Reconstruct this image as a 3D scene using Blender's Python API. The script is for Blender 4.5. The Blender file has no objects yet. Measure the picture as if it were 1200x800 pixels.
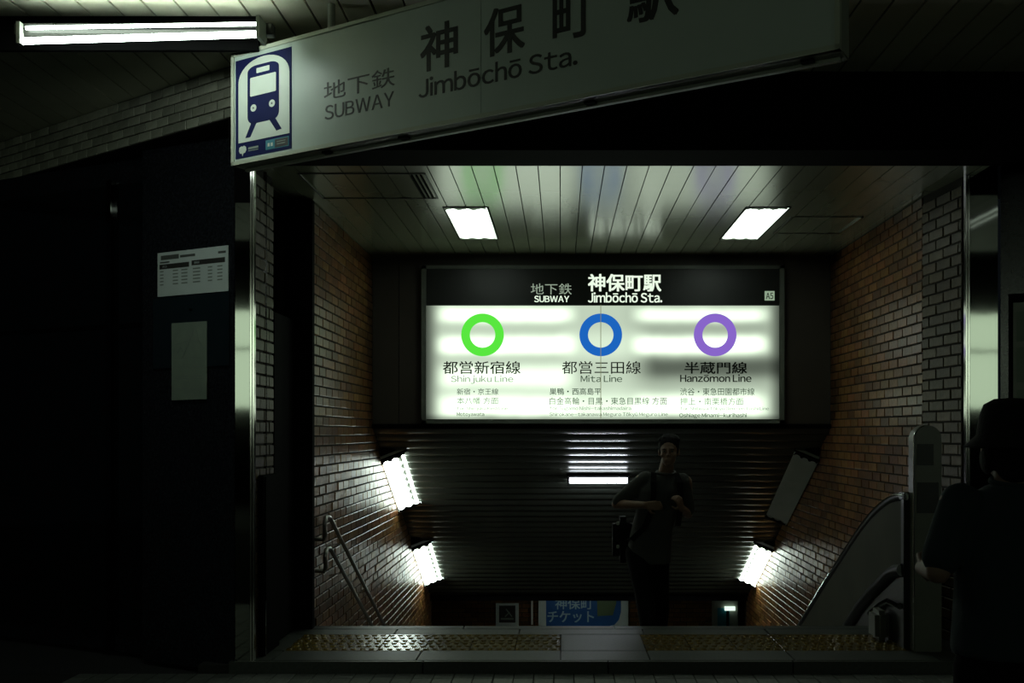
import bpy, bmesh, math, random
from mathutils import Vector, Matrix, Euler, Quaternion
random.seed(7)
SC = bpy.context.scene
COL = SC.collection
H = 1.525                      # eye height over the street paving
F = 1167.0
# ------------------------------------------------------------------ camera
cd = bpy.data.cameras.new('camera'); cam = bpy.data.objects.new('camera', cd); COL.objects.link(cam)
cam.location = (0, 0, H); cam.rotation_euler = (math.radians(90), 0, 0)
cd.sensor_width = 36.0; cd.lens = F/1200*36.0
cd.shift_x = -57/1200; cd.shift_y = 106/1200
cd.clip_end = 200; cd.clip_start = .02
SC.camera = cam
# ------------------------------------------------------------------ world, exposure
wd = bpy.data.worlds.new('night'); SC.world = wd; wd.use_nodes = True
wd.node_tree.nodes['Background'].inputs[0].default_value = (.55, .75, .9, 1)
wd.node_tree.nodes['Background'].inputs[1].default_value = .004
SC.view_settings.view_transform = 'Standard'; SC.view_settings.look = 'None'
SC.view_settings.exposure = 0; SC.view_settings.gamma = 1; SC.view_settings.use_curve_mapping = False
# lamp strengths (radiance of the glowing surfaces)
E_CEIL = 1.15      # recessed ceiling lamps of the entrance
E_STAIR = 2.5     # slanting lamps over the stairs
E_CROSS = 4.0     # small lamp across the stair ceiling
E_CANOPY = 3.4    # bare tube under the canopy
E_LAND = 0.9      # lamp over the lower landing
E_SHOP = .85      # shop windows over the street
E_SIDE = .55    # second canopy lamp, right of the frame

# ------------------------------------------------------------------ helpers
def W(px, py, d):
    return Vector(((px-657)/F*d, d, (506-py)/F*d + H))
def V(x, y, z):               # z measured from the eye
    return Vector((x, y, z+H))

class MB:
    def __init__(s): s.v = []; s.f = []; s.r = []
    def add(s, vs, fs, r=0.0):
        n = len(s.v); s.v += [tuple(p) for p in vs]; s.f += [tuple(i+n for i in f) for f in fs]; s.r += [r]*len(fs)
        return s
    def box(s, a, b, r=0.0):
        (x0, y0, z0), (x1, y1, z1) = a, b
        x0, x1 = min(x0, x1), max(x0, x1); y0, y1 = min(y0, y1), max(y0, y1); z0, z1 = min(z0, z1), max(z0, z1)
        vs = [(x0,y0,z0),(x1,y0,z0),(x1,y1,z0),(x0,y1,z0),(x0,y0,z1),(x1,y0,z1),(x1,y1,z1),(x0,y1,z1)]
        return s.add(vs, [(0,3,2,1),(4,5,6,7),(0,1,5,4),(1,2,6,5),(2,3,7,6),(3,0,4,7)], r)
    def obox(s, o, u, v, w, r=0.0):      # corner o and three edge vectors
        o, u, v, w = Vector(o), Vector(u), Vector(v), Vector(w)
        if u.cross(v).dot(w) < 0: o, w = o+w, -w
        vs = [o, o+u, o+u+v, o+v, o+w, o+u+w, o+u+v+w, o+v+w]
        return s.add(vs, [(0,3,2,1),(4,5,6,7),(0,1,5,4),(1,2,6,5),(2,3,7,6),(3,0,4,7)], r)
    def prism(s, pts, ext):              # planar polygon extruded by a vector
        n = len(pts); ext = Vector(ext); pts = [Vector(p) for p in pts]
        nrm = Vector((0,0,0))
        for i in range(n): nrm += pts[i].cross(pts[(i+1) % n])
        if nrm.dot(ext) > 0: pts = pts[::-1]
        vs = pts + [p+ext for p in pts]
        fs = [tuple(range(n)), tuple(range(2*n-1, n-1, -1))] + [(i+n, (i+1) % n+n, (i+1) % n, i) for i in range(n)]
        return s.add(vs, fs)
    def tube(s, path, rad, n=10, cap=True, closed=False):
        path = [Vector(p) for p in path]; m = len(path)
        rads = rad if isinstance(rad, (list, tuple)) else [rad]*m
        base = len(s.v); prev = None
        for i, p in enumerate(path):
            t = (path[(i+1) % m if closed else min(i+1, m-1)] - path[(i-1) if (closed or i) else 0])
            t.normalize()
            if prev is None:
                a = t.orthogonal().normalized()
            else:
                a = (prev - t*prev.dot(t)).normalized()
            prev = a; b = t.cross(a)
            for k in range(n):
                an = 2*math.pi*k/n
                s.v.append(tuple(p + (a*math.cos(an)+b*math.sin(an))*rads[i]))
        for i in range(m if closed else m-1):
            for k in range(n):
                i2 = (i+1) % m
                s.f.append((base+i*n+k, base+i*n+(k+1) % n, base+i2*n+(k+1) % n, base+i2*n+k)); s.r.append(0)
        if cap and not closed:
            s.f.append(tuple(base+k for k in range(n-1, -1, -1))); s.r.append(0)
            s.f.append(tuple(base+(m-1)*n+k for k in range(n))); s.r.append(0)
        return s
    def ring(s, c, u, w, r0, r1, ext, n=48):     # flat ring extruded
        c, u, w, ext = Vector(c), Vector(u), Vector(w), Vector(ext)
        b = len(s.v)
        for k in range(n):
            a = 2*math.pi*k/n; d = u*math.cos(a)+w*math.sin(a)
            for q in (c+d*r0, c+d*r1, c+d*r1+ext, c+d*r0+ext): s.v.append(tuple(q))
        for k in range(n):
            A = b+4*k; B = b+4*((k+1) % n)
            for j in range(4):
                s.f.append((A+j, A+(j+1) % 4, B+(j+1) % 4, B+j)); s.r.append(0)
        return s
    def build(s, name, m, parent=None, smooth=False, bevel=0, origin=None):
        me = bpy.data.meshes.new(name)
        if origin is None:
            xs = [p[0] for p in s.v]; ys = [p[1] for p in s.v]; zs = [p[2] for p in s.v]
            o = Vector(((min(xs)+max(xs))/2, (min(ys)+max(ys))/2, min(zs)))
        else: o = Vector(origin)
        me.from_pydata([tuple(Vector(p)-o) for p in s.v], [], s.f)
        if any(s.r):
            at = me.attributes.new('tone', 'FLOAT', 'FACE')
            at.data.foreach_set('value', s.r)
        if m: me.materials.append(m)
        bm = bmesh.new(); bm.from_mesh(me); bmesh.ops.recalc_face_normals(bm, faces=bm.faces)
        if bevel:
            bmesh.ops.bevel(bm, geom=bm.edges[:], offset=bevel, segments=2, affect='EDGES', clamp_overlap=True)
        bm.to_mesh(me); bm.free()
        if smooth:
            me.polygons.foreach_set('use_smooth', [True]*len(me.polygons))
            try: me.set_sharp_from_angle(angle=math.radians(40))
            except Exception: pass
        ob = bpy.data.objects.new(name, me); COL.objects.link(ob)
        ob.location = o
        if parent: setp(ob, parent)
        return ob
WL = {}
def wloc(o):
    l = Vector(o.location); p = o.parent
    while p: l = l + Vector(p.location); p = p.parent
    return l
def setp(ob, parent):
    l = Vector(ob.location); ob.parent = parent; ob.location = l - wloc(parent)
def empty(name, loc):
    o = bpy.data.objects.new(name, None); COL.objects.link(o); o.location = Vector(loc); o.empty_display_size = .1
    return o
def tag(o, label=None, cat=None, group=None, kind=None):
    if label: o['label'] = label
    if cat: o['category'] = cat
    if group: o['group'] = group
    if kind: o['kind'] = kind
    return o
def thing(name, loc, label, cat, group=None): return tag(empty(name, loc), label, cat, group)

# ------------------------------------------------------------------ materials
def mat(name, c, rough=.5, metal=0.0, c2=None, scale=8.0, bump=0.0, bscale=40.0, vary=0.0, emit=None, es=0.0, spec=.5, coat=0.0, stretch=None):
    m = bpy.data.materials.new(name); m.use_nodes = True
    nt = m.node_tree; N = nt.nodes; L = nt.links; p = N['Principled BSDF']
    p.inputs['Base Color'].default_value = (*c, 1); p.inputs['Roughness'].default_value = rough
    p.inputs['Metallic'].default_value = metal; p.inputs['Specular IOR Level'].default_value = spec
    p.inputs['Coat Weight'].default_value = coat; p.inputs['Coat Roughness'].default_value = .2
    tc = N.new('ShaderNodeTexCoord'); src = tc.outputs['Object']
    if stretch:
        mp = N.new('ShaderNodeMapping'); mp.inputs['Scale'].default_value = stretch
        L.new(src, mp.inputs[0]); src = mp.outputs[0]
    col = None
    if c2:
        nz = N.new('ShaderNodeTexNoise'); nz.inputs['Scale'].default_value = scale; nz.inputs['Detail'].default_value = 5
        L.new(src, nz.inputs['Vector'])
        cr = N.new('ShaderNodeValToRGB'); cr.color_ramp.elements[0].position = .35; cr.color_ramp.elements[1].position = .68
        cr.color_ramp.elements[0].color = (*c, 1); cr.color_ramp.elements[1].color = (*c2, 1)
        L.new(nz.outputs['Fac'], cr.inputs[0]); col = cr.outputs[0]
    if vary:
        oi = N.new('ShaderNodeObjectInfo'); at = N.new('ShaderNodeAttribute'); at.attribute_name = 'tone'
        ad = N.new('ShaderNodeMath'); ad.operation = 'ADD'; L.new(oi.outputs['Random'], ad.inputs[0]); L.new(at.outputs['Fac'], ad.inputs[1])
        fr = N.new('ShaderNodeMath'); fr.operation = 'FRACT'; L.new(ad.outputs[0], fr.inputs[0])
        mr = N.new('ShaderNodeMapRange'); mr.inputs[3].default_value = 1-vary; mr.inputs[4].default_value = 1+vary
        L.new(fr.outputs[0], mr.inputs[0])
        hs = N.new('ShaderNodeHueSaturation'); L.new(mr.outputs[0], hs.inputs['Value'])
        mh = N.new('ShaderNodeMapRange'); mh.inputs[3].default_value = .5-.03*vary; mh.inputs[4].default_value = .5+.035*vary
        f2 = N.new('ShaderNodeMath'); f2.operation = 'MULTIPLY'; f2.inputs[1].default_value = 7.3; L.new(fr.outputs[0], f2.inputs[0])
        f3 = N.new('ShaderNodeMath'); f3.operation = 'FRACT'; L.new(f2.outputs[0], f3.inputs[0])
        L.new(f3.outputs[0], mh.inputs[0]); L.new(mh.outputs[0], hs.inputs['Hue'])
        if col: L.new(col, hs.inputs['Color'])
        else: hs.inputs['Color'].default_value = (*c, 1)
        col = hs.outputs[0]
    if col: L.new(col, p.inputs['Base Color'])
    if bump:
        n2 = N.new('ShaderNodeTexNoise'); n2.inputs['Scale'].default_value = bscale; n2.inputs['Detail'].default_value = 3
        L.new(src, n2.inputs['Vector'])
        bp = N.new('ShaderNodeBump'); bp.inputs['Strength'].default_value = bump; bp.inputs['Distance'].default_value = .01
        L.new(n2.outputs['Fac'], bp.inputs['Height']); L.new(bp.outputs[0], p.inputs['Normal'])
    if emit:
        p.inputs['Emission Color'].default_value = (*emit, 1); p.inputs['Emission Strength'].default_value = es
    return m
M = {}
M['brick'] = mat('glazed_brick', (.108,.046,.013), .34, c2=(.175,.082,.026), scale=14, bump=.25, bscale=30, vary=.42, spec=.34)
M['brick_olive'] = mat('olive_brick', (.060,.044,.020), .45, c2=(.088,.066,.033), scale=14, bump=.25, bscale=30, vary=.3, spec=.15)
M['brick_fascia'] = mat('fascia_brick', (.24,.25,.19), .5, c2=(.34,.34,.27), scale=12, bump=.3, bscale=40, vary=.25)
M['mortar'] = mat('mortar', (.016,.013,.009), .95, c2=(.026,.022,.016), bump=.3)
M['plank'] = mat('ceiling_enamel', (.31,.34,.24), .22, c2=(.35,.37,.27), scale=1.6, vary=.07, bump=.06, bscale=3, spec=.9, coat=.9)
M['canopy'] = mat('canopy_enamel', (.62,.62,.46), .35, c2=(.7,.7,.53), scale=3, vary=.1, bump=.05, bscale=5)
M['slope'] = mat('slope_panel', (.055,.062,.05), .27, c2=(.07,.078,.064), scale=2, vary=.1, bump=.02, bscale=6, spec=.5)
M['dark'] = mat('dark_void_board', (.02,.02,.019), .9)
M['black_paint'] = mat('black_paint', (.0035,.0035,.004), .85, c2=(.005,.005,.005), spec=.04)
M['stone_black'] = mat('polished_black_stone', (.008,.009,.012), .22, c2=(.018,.02,.024), scale=60, spec=.4)
M['stone_blue'] = mat('blue_black_board', (.009,.018,.024), .3, c2=(.012,.022,.028))
M['bulk'] = mat('bulkhead_panel', (.05,.043,.034), .5, c2=(.06,.052,.04), scale=3, vary=.08)
M['steel'] = mat('mirror_steel', (.55,.56,.54), .09, 1.0, bump=.03, bscale=2.5)
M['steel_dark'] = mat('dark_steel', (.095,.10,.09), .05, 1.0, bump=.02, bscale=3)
M['chrome'] = mat('chrome', (.75,.76,.74), .14, 1.0)
M['frame_grey'] = mat('grey_enamel', (.30,.33,.27), .45, c2=(.36,.38,.32), scale=5)
M['sign_white'] = mat('sign_sheet', (.50,.58,.52), .38, c2=(.54,.62,.56), scale=2, spec=.4)
M['navy'] = mat('navy_print', (.006,.010,.065), .6, c2=(.008,.013,.075), spec=.12)
M['cream'] = mat('cream_print', (.60,.66,.58), .4, c2=(.64,.7,.62))
M['ink'] = mat('dark_ink', (.035,.035,.032), .5, c2=(.045,.045,.04))
M['ink_black'] = mat('black_ink', (.006,.012,.009), .5)
M['ink_soft'] = mat('grey_ink', (.10,.11,.10), .5)
M['ink_faint'] = mat('pale_grey_ink', (.24,.29,.25), .5)
M['teal'] = mat('teal_print', (.03,.22,.28), .4)
M['paper'] = mat('paper', (.74,.82,.80), .7, c2=(.68,.76,.73), scale=6)
M['paper_green'] = mat('aged_paper', (.28,.34,.27), .75, c2=(.24,.3,.24), scale=10)
M['slab'] = mat('granite_slab', (.036,.042,.035), .5, c2=(.052,.058,.05), scale=50, vary=.14, bump=.12, bscale=90, spec=.35)
M['paver'] = mat('paving_tile', (.12,.13,.115), .5, c2=(.17,.18,.16), scale=40, vary=.2, bump=.2, bscale=80)
M['grout'] = mat('grout', (.02,.02,.018), .95)
M['tactile'] = mat('yellow_tactile', (.10,.066,.008), .27, c2=(.14,.095,.015), scale=20, vary=.12, bump=.03, bscale=70, spec=.45)
M['step'] = mat('step_stone', (.13,.13,.12), .6, c2=(.18,.18,.165), scale=40, bump=.15, bscale=90)
M['asphalt'] = mat('asphalt', (.025,.026,.026), .8, c2=(.04,.04,.04), scale=60, bump=.4, bscale=200)
M['white_enamel'] = mat('white_enamel', (.80,.82,.78), .35)
M['tray'] = mat('reflector_white', (.85,.88,.85), .4)
M['tray_dull'] = mat('reflector_dull', (.42,.46,.40), .5, c2=(.36,.4,.34), scale=5)
M['post'] = mat('post_enamel', (.13,.135,.105), .35, c2=(.11,.115,.09), scale=6)
M['post_black'] = mat('post_black', (.006,.006,.007), .4)
M['rubber'] = mat('black_rubber', (.010,.010,.010), .35, bump=.05)
M['panel_grey'] = mat('balustrade_grey', (.056,.058,.040), .7, c2=(.046,.048,.034), scale=3, spec=.15)
M['skirt'] = mat('skirt_dark', (.035,.035,.034), .45)
M['skin'] = mat('skin', (.16,.095,.06), .6, c2=(.19,.115,.075), scale=20)
M['hair'] = mat('hair', (.004,.0035,.003), .8, spec=.15, bump=.5, bscale=120, stretch=(1,1,.2))
M['shirt_grey'] = mat('grey_shirt', (.032,.034,.030), .9, c2=(.042,.044,.04), scale=5, bump=.3, bscale=14)
M['trousers'] = mat('black_trousers', (.004,.004,.0045), .95, spec=.1, bump=.3, bscale=12)
M['tee'] = mat('dark_teal_tee', (.008,.019,.023), .9, c2=(.011,.023,.027), scale=6, bump=.3, bscale=12)
M['bag'] = mat('black_nylon', (.006,.006,.006), .85, bump=.3, bscale=60, spec=.2)
M['leather'] = mat('black_leather', (.010,.009,.008), .4)
M['white_eye'] = mat('eye', (.16,.15,.14), .6)
M['poster_blue'] = mat('blue_poster', (.02,.11,.36), .45, c2=(.03,.14,.42), scale=3)
M['poster_text'] = mat('pale_blue_print', (.50,.68,.74), .5)
M['poster_yellow'] = mat('olive_print', (.14,.2,.1), .5)
M['glass_dark'] = mat('dark_glass', (.006,.008,.009), .05, spec=.5)
def emis(name, c, s):
    m = bpy.data.materials.new(name); m.use_nodes = True; nt = m.node_tree; nt.nodes.clear()
    o = nt.nodes.new('ShaderNodeOutputMaterial'); e = nt.nodes.new('ShaderNodeEmission')
    e.inputs[0].default_value = (*c, 1); e.inputs[1].default_value = s; nt.links.new(e.outputs[0], o.inputs[0])
    return m
TUBEC = (.86, 1, .88)
M['tube_ceil'] = emis('tube_glow_ceiling', TUBEC, E_CEIL*6)
M['tube_stair'] = emis('tube_glow_stair', TUBEC, E_STAIR*6)
M['tube_cross'] = emis('tube_glow_cross', (.86,.93,1), E_CROSS*5)
M['tube_canopy'] = emis('tube_glow_canopy', (.84,1,.90), E_CANOPY*6)
M['tube_land'] = emis('tube_glow_landing', TUBEC, E_LAND*6)
M['tube_side'] = emis('tube_glow_side', TUBEC, E_SIDE*6)
M['shop_glow'] = emis('shop_window_glow', (.80,1,.74), E_SHOP*6)
M['header_glow'] = emis('header_letters_glow', (.85,1,.80), 1.0)
M['header_glow_dim'] = emis('header_letters_dim', (.80,1,.76), .34)
M['ring_green'] = emis('ring_green', (.10,.80,.05), 1.0)
M['ring_blue'] = emis('ring_blue', (.012,.13,.52), 1.0)
M['ring_purple'] = emis('ring_purple', (.26,.14,.62), .95)
M['fine_print'] = emis('fine_print_glow', (.17,.26,.17), 1.0)
M['fine_print_dark'] = emis('fine_print_dark', (.025,.055,.03), 1.0)
M['tube_off'] = mat('tube_off', (.5,.52,.48), .3)

# backlit sheet of the inner sign: three rows of tubes show through it
def sign_sheet_mat():
    m = bpy.data.materials.new('backlit_sheet'); m.use_nodes = True; nt = m.node_tree; nt.nodes.clear()
    N = nt.nodes; L = nt.links
    def mth(op, a, b=None, c=None):
        n = N.new('ShaderNodeMath'); n.operation = op
        for i, q in enumerate((a, b, c)):
            if q is None: continue
            if isinstance(q, (int, float)): n.inputs[i].default_value = q
            else: L.new(q, n.inputs[i])
        return n.outputs[0]
    def ss(v, a, b):
        n = N.new('ShaderNodeMapRange'); n.interpolation_type = 'SMOOTHSTEP'
        L.new(v, n.inputs[0]); n.inputs[1].default_value = a; n.inputs[2].default_value = b
        return n.outputs[0]
    tc = N.new('ShaderNodeTexCoord'); sp = N.new('ShaderNodeSeparateXYZ'); L.new(tc.outputs['Object'], sp.inputs[0])
    nz = N.new('ShaderNodeTexNoise'); nz.inputs['Scale'].default_value = 2.2; L.new(tc.outputs['Object'], nz.inputs['Vector'])
    wob = mth('MULTIPLY', mth('SUBTRACT', nz.outputs['Fac'], .5), 6)
    x = mth('ADD', mth('MULTIPLY', sp.outputs[0], 121.56), 706)
    y = mth('ADD', mth('SUBTRACT', 490, mth('MULTIPLY', sp.outputs[2], 121.56)), wob)
    def g(c, w):
        q = mth('DIVIDE', mth('SUBTRACT', y, c), w); q = mth('MULTIPLY', mth('POWER', mth('ABSOLUTE', q), 2.6), -1)
        return mth('EXPONENT', q)
    def win(a, b, s): return mth('MULTIPLY', ss(x, a-s, a+s), mth('SUBTRACT', 1, ss(x, b-s, b+s)))
    Lw = win(516, 668, 15); Rw = win(748, 896, 15)
    def comb(lst):
        t = None
        for c, w, k in lst:
            q = mth('MULTIPLY', g(c, w), k); t = q if t is None else mth('ADD', t, q)
        return t
    left = mth('MULTIPLY', Lw, comb([(369, 9, .8), (404, 10.5, 1.0), (441, 13, .62), (476, 13, .75)]))
    right = mth('MULTIPLY', Rw, comb([(369, 8.5, .8), (404, 10.5, 1.15), (476, 14, .9)]))
    mid = mth('MULTIPLY', win(508, 745, 25), .17)
    low = mth('MULTIPLY', ss(y, 425, 470), .10)
    midb = mth('MULTIPLY', win(660, 756, 12), mth('ADD', mth('MULTIPLY', g(478, 16), .35), mth('MULTIPLY', g(404, 16), .2)))
    tot = mth('ADD', mth('ADD', left, right), mth('ADD', mth('ADD', mid, low), midb))
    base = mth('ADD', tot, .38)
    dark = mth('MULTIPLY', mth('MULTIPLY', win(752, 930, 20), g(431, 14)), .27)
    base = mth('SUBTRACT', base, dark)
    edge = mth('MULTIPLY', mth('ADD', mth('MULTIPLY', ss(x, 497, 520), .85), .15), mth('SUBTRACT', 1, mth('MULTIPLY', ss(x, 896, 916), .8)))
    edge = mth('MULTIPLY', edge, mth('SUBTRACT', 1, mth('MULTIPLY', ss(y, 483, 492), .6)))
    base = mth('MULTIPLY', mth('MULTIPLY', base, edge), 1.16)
    e = N.new('ShaderNodeEmission'); e.inputs[0].default_value = (.83, 1, .77, 1)
    L.new(base, e.inputs[1])
    gl = N.new('ShaderNodeBsdfGlossy'); gl.inputs['Roughness'].default_value = .25; gl.inputs['Color'].default_value = (.03,.03,.03,1)
    a = N.new('ShaderNodeAddShader'); L.new(e.outputs[0], a.inputs[0]); L.new(gl.outputs[0], a.inputs[1])
    o = N.new('ShaderNodeOutputMaterial'); L.new(a.outputs[0], o.inputs[0])
    return m
M['sheet'] = sign_sheet_mat()

# ------------------------------------------------------------------ lettering
GC = {}
def glyphs(body):
    if body in GC: return GC[body]
    cu = bpy.data.curves.new('t', 'FONT'); cu.body = body; cu.size = 1; cu.extrude = .5; cu.resolution_u = 3
    t = bpy.data.objects.new('t', cu); COL.objects.link(t)
    dg = bpy.context.evaluated_depsgraph_get()
    me = bpy.data.meshes.new_from_object(t.evaluated_get(dg))
    bpy.data.objects.remove(t); bpy.data.curves.remove(cu)
    GC[body] = ([v.co.copy() for v in me.vertices], [tuple(p.vertices) for p in me.polygons])
    bpy.data.meshes.remove(me)
    return GC[body]
def latin(body):
    # wide grotesque letter forms set proportionally, one after the other
    V_, F_ = [], []; x = 0.0
    for ch in body:
        if ch == ' ': x += .22; continue
        mac = ch in 'ōū'; base = {'ō': 'o', 'ū': 'u'}.get(ch, ch)
        v, f = glyphs(chr(ord(base)+0xFEE0))
        a = min(p.x for p in v); c = max(p.x for p in v); top = max(p.y for p in v); n = len(V_)
        V_ += [Vector((p.x-a+x, p.y, p.z)) for p in v]; F_ += [tuple(i+n for i in q) for q in f]
        if mac:
            n = len(V_); w_ = c-a
            for (px_, py_) in ((x+w_*.12, top+.09), (x+w_*.88, top+.09), (x+w_*.88, top+.16), (x+w_*.12, top+.16)):
                V_ += [Vector((px_, py_, -.5)), Vector((px_, py_, .5))]
            F_ += [(n+1,n+3,n+5,n+7), (n+6,n+4,n+2,n), (n,n+2,n+3,n+1), (n+2,n+4,n+5,n+3), (n+4,n+6,n+7,n+5), (n+6,n,n+1,n+7)]
        x += c-a+.085
    return V_, F_
def text(body, o, u, w, box, m, parent, name='lettering', bold=0.0, thick=.0015, fit=True):
    """a line of letters as a mesh: o = world origin, u right, w up; box = (u0,u1,v0,v1) in metres"""
    vs, fcs = latin(body) if all(ord(c) < 0x200 for c in body) else glyphs(body)
    x0 = min(v.x for v in vs); x1 = max(v.x for v in vs); y0 = min(v.y for v in vs); y1 = max(v.y for v in vs)
    o, u, w = Vector(o), Vector(u).normalized(), Vector(w).normalized(); n = u.cross(w)
    u0, u1, v0, v1 = box
    b = MB(); sh = bold*(v1-v0)*.75
    offs = [(0,0)] if not bold else [(-sh,-sh*.6),(sh,-sh*.6),(sh,sh*.6),(-sh,sh*.6),(0,0)]
    sx = (u1-u0-2*sh)/(x1-x0); sy = (v1-v0-1.2*sh)/(y1-y0)
    for i, (ox, oy) in enumerate(offs):
        P = [o + u*(u0+sh+ox+(v.x-x0)*sx) + w*(v0+.6*sh+oy+(v.y-y0)*sy) + n*((v.z+.5)*thick+.00008*i) for v in vs]
        b.add(P, fcs)
    ob = b.build(name, m, parent)
    return ob

# ------------------------------------------------------------------ bricks
def brick_mesh(name, L, Hh, T, m):
    """local x along the wall, y outwards (towards the room), z up; arrised front edges"""
    c = .0025; x = L/2; z = Hh/2
    vs = [(-x,0,-z),(x,0,-z),(x,0,z),(-x,0,z), (-x,T-c,-z),(x,T-c,-z),(x,T-c,z),(-x,T-c,z),
          (-x+c,T,-z+c),(x-c,T,-z+c),(x-c,T,z-c),(-x+c,T,z-c)]
    fs = [(0,1,5,4),(1,2,6,5),(2,3,7,6),(3,0,4,7),(4,5,9,8),(5,6,10,9),(6,7,11,10),(7,4,8,11),(8,9,10,11)]
    me = bpy.data.meshes.new(name); me.from_pydata(vs, [], fs); me.materials.append(m)
    bm = bmesh.new(); bm.from_mesh(me); bmesh.ops.recalc_face_normals(bm, faces=bm.faces)
    # open back, so make sure the front looks outwards
    ff = [f for f in bm.faces if all(abs(v.co.y-T) < 1e-6 for v in f.verts)][0]
    if ff.normal.y < 0: bmesh.ops.reverse_faces(bm, faces=bm.faces)
    bm.to_mesh(me); bm.free()
    return me
def brickwork(parent, p0, dr, nrm, length, z0, z1, m, pitch_l=.21, pitch_h=.076, joint=.013, T=.014, keep=None, limit=300, tilt=.012, visible=None):
    dr = Vector(dr).normalized(); nrm = Vector(nrm).normalized(); p0 = Vector(p0)
    L = pitch_l-joint; Hh = pitch_h-joint
    me = brick_mesh('brick', L, Hh, T, m)
    rot = Matrix((dr, nrm, Vector((0,0,1)))).transposed()
    if rot.determinant() < 0:
        rot = Matrix((-dr, nrm, Vector((0,0,1)))).transposed()
    lst = []
    rows = int((z1-z0)/pitch_h)
    for r in range(rows):
        zc = z0 + (r+.5)*pitch_h
        s = -(pitch_l/2 if r % 2 else 0)
        while s < length:
            a = max(s+joint/2, .0); b = min(s+pitch_l-joint/2, length)
            if b-a > .03:
                c = p0 + dr*((a+b)/2); c.z = zc
                if keep is None or keep(c): lst.append((c, b-a))
            s += pitch_l
    def key(q):
        c = q[0]; px = 657+F*c.x/c.y; py = 506-F*(c.z-H)/c.y
        vis = 0 <= px <= 1200 and 0 <= py <= 738
        if visible is not None: vis = vis and visible(px, py)
        return (0 if vis else 1, c.y)
    lst.sort(key=key)
    rest = MB()
    pl = wloc(parent)
    for i, (c, l) in enumerate(lst):
        e = rot.to_4x4() @ Euler((random.uniform(-tilt, tilt), 0, random.uniform(-tilt, tilt))).to_matrix().to_4x4()
        off = random.uniform(-.002, .002)
        loc = c + nrm*off
        if i < limit:
            ob = bpy.data.objects.new('brick', me); COL.objects.link(ob); ob.parent = parent
            ob.location = loc-pl; ob.rotation_euler = e.to_euler(); ob.scale = (l/L, 1, 1)
        else:
            mm = Matrix.Translation(loc) @ e @ Matrix.Diagonal((l/L, 1, 1, 1))
            rest.add([mm @ v.co for v in me.vertices], [tuple(p.vertices) for p in me.polygons], random.uniform(.02, .98))
    if rest.v:
        ob = rest.build('brickwork', m, parent); ob['kind'] = 'stuff'
    return

# ================================================================== THE SETTING
XL, XR = -1.84, 2.64          # faces of the stair walls
D0 = 7.45                     # top edge of the stairs
FZ = H-1.45                   # entrance floor
CZ = H+1.72                   # entrance ceiling
RISE, TREAD, NST = .1635, .30, 22
LZ = FZ - RISE*NST            # lower landing
DB = 9.74                     # bulkhead with the inner sign
BZ = H+.05                    # its lower edge
SL = .545
def slope_z(d): return BZ - SL*(d-DB)
DL = 14.1                     # where the sloping ceiling ends
DW = 16.5                     # back wall of the landing
def stair_z(d):
    if d < D0: return FZ
    return FZ - RISE*min(NST, int((d-D0)/TREAD)+1)

# street floor: base + paving tiles in front of the kerb
b = MB(); b.box((-14, -9, -.25), (14, 6.29, -.035)); b.box((-14, 6.29, -.25), (-2.12, 12, -.035)); b.box((2.95, 6.29, -.25), (14, 12, -.035))
street = tag(b.build('floor_street', M['asphalt']), kind='structure')
def tile_mesh(name, lx, ly, t, m, c=.003):
    bb = MB(); x, y = lx/2, ly/2
    vs = [(-x,-y,0),(x,-y,0),(x,y,0),(-x,y,0),(-x,-y,t-c),(x,-y,t-c),(x,y,t-c),(-x,y,t-c),(-x+c,-y+c,t),(x-c,-y+c,t),(x-c,y-c,t),(-x+c,y-c,t)]
    fs = [(0,1,5,4),(1,2,6,5),(2,3,7,6),(3,0,4,7),(4,5,9,8),(5,6,10,9),(6,7,11,10),(7,4,8,11),(8,9,10,11)]
    me = bpy.data.meshes.new(name); me.from_pydata(vs, [], fs); me.materials.append(m); return me
b = MB(); b.box((-14, -3, -.035), (14, 6.29, -.006))
pv = tag(b.build('floor_paving', M['grout']), kind='structure')
tm = tile_mesh('paving_tile', .119, .119, .03, M['paver'])
PL = wloc(pv); rest = MB()
for j in range(0, 20):
    y = 6.29-.0625-.125*j
    for i in range(-24, 30):
        x = .02+.125*i
        dz = -.03+random.uniform(-.0008, .0008)
        if j < 5:
            ob = bpy.data.objects.new('paving_tile', tm); COL.objects.link(ob); ob.parent = pv
            ob.location = Vector((x, y, dz))-PL
        else:
            rest.add([Vector((x, y, dz))+v.co for v in tm.vertices], [tuple(p.vertices) for p in tm.polygons], random.uniform(.02, .98))
ob = rest.build('paving', M['paver'], pv); ob['kind'] = 'stuff'

# raised entrance floor: bed, kerb stones, slabs, tactile tiles, nosing
b = MB(); b.box((-2.3, 6.32, -.2), (2.95, D0, FZ-.03))
fl = tag(b.build('floor', M['grout']), kind='structure')
def stone(x0, x1, y0, y1, name='slab', m='slab', z0=None, z1=None, j=.004):
    z0 = FZ-.06 if z0 is None else z0; z1 = FZ if z1 is None else z1
    bb = MB(); bb.box((x0+j, y0+j, z0), (x1-j, y1-j, z1+random.uniform(-.0006, .0006)))
    return bb.build(name, M[m], fl, bevel=.003)
xs = [-2.1, -1.84, -.92, 0, .57, 1.49, 2.42, 2.95]
for a, c in zip(xs[:-1], xs[1:]): stone(a, c, 6.325, 6.61)
for a, c in zip([-2.1, -.87, .3, 1.47, 2.64], [-.87, .3, 1.47, 2.64, 2.95]): stone(a, c, 6.285, 6.325, 'kerb_stone', z0=-.03)
stone(0, .57, 6.61, 7.14); stone(-2.1, -1.83, 6.61, 7.14); stone(2.36, 2.95, 6.61, 7.14)
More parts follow.
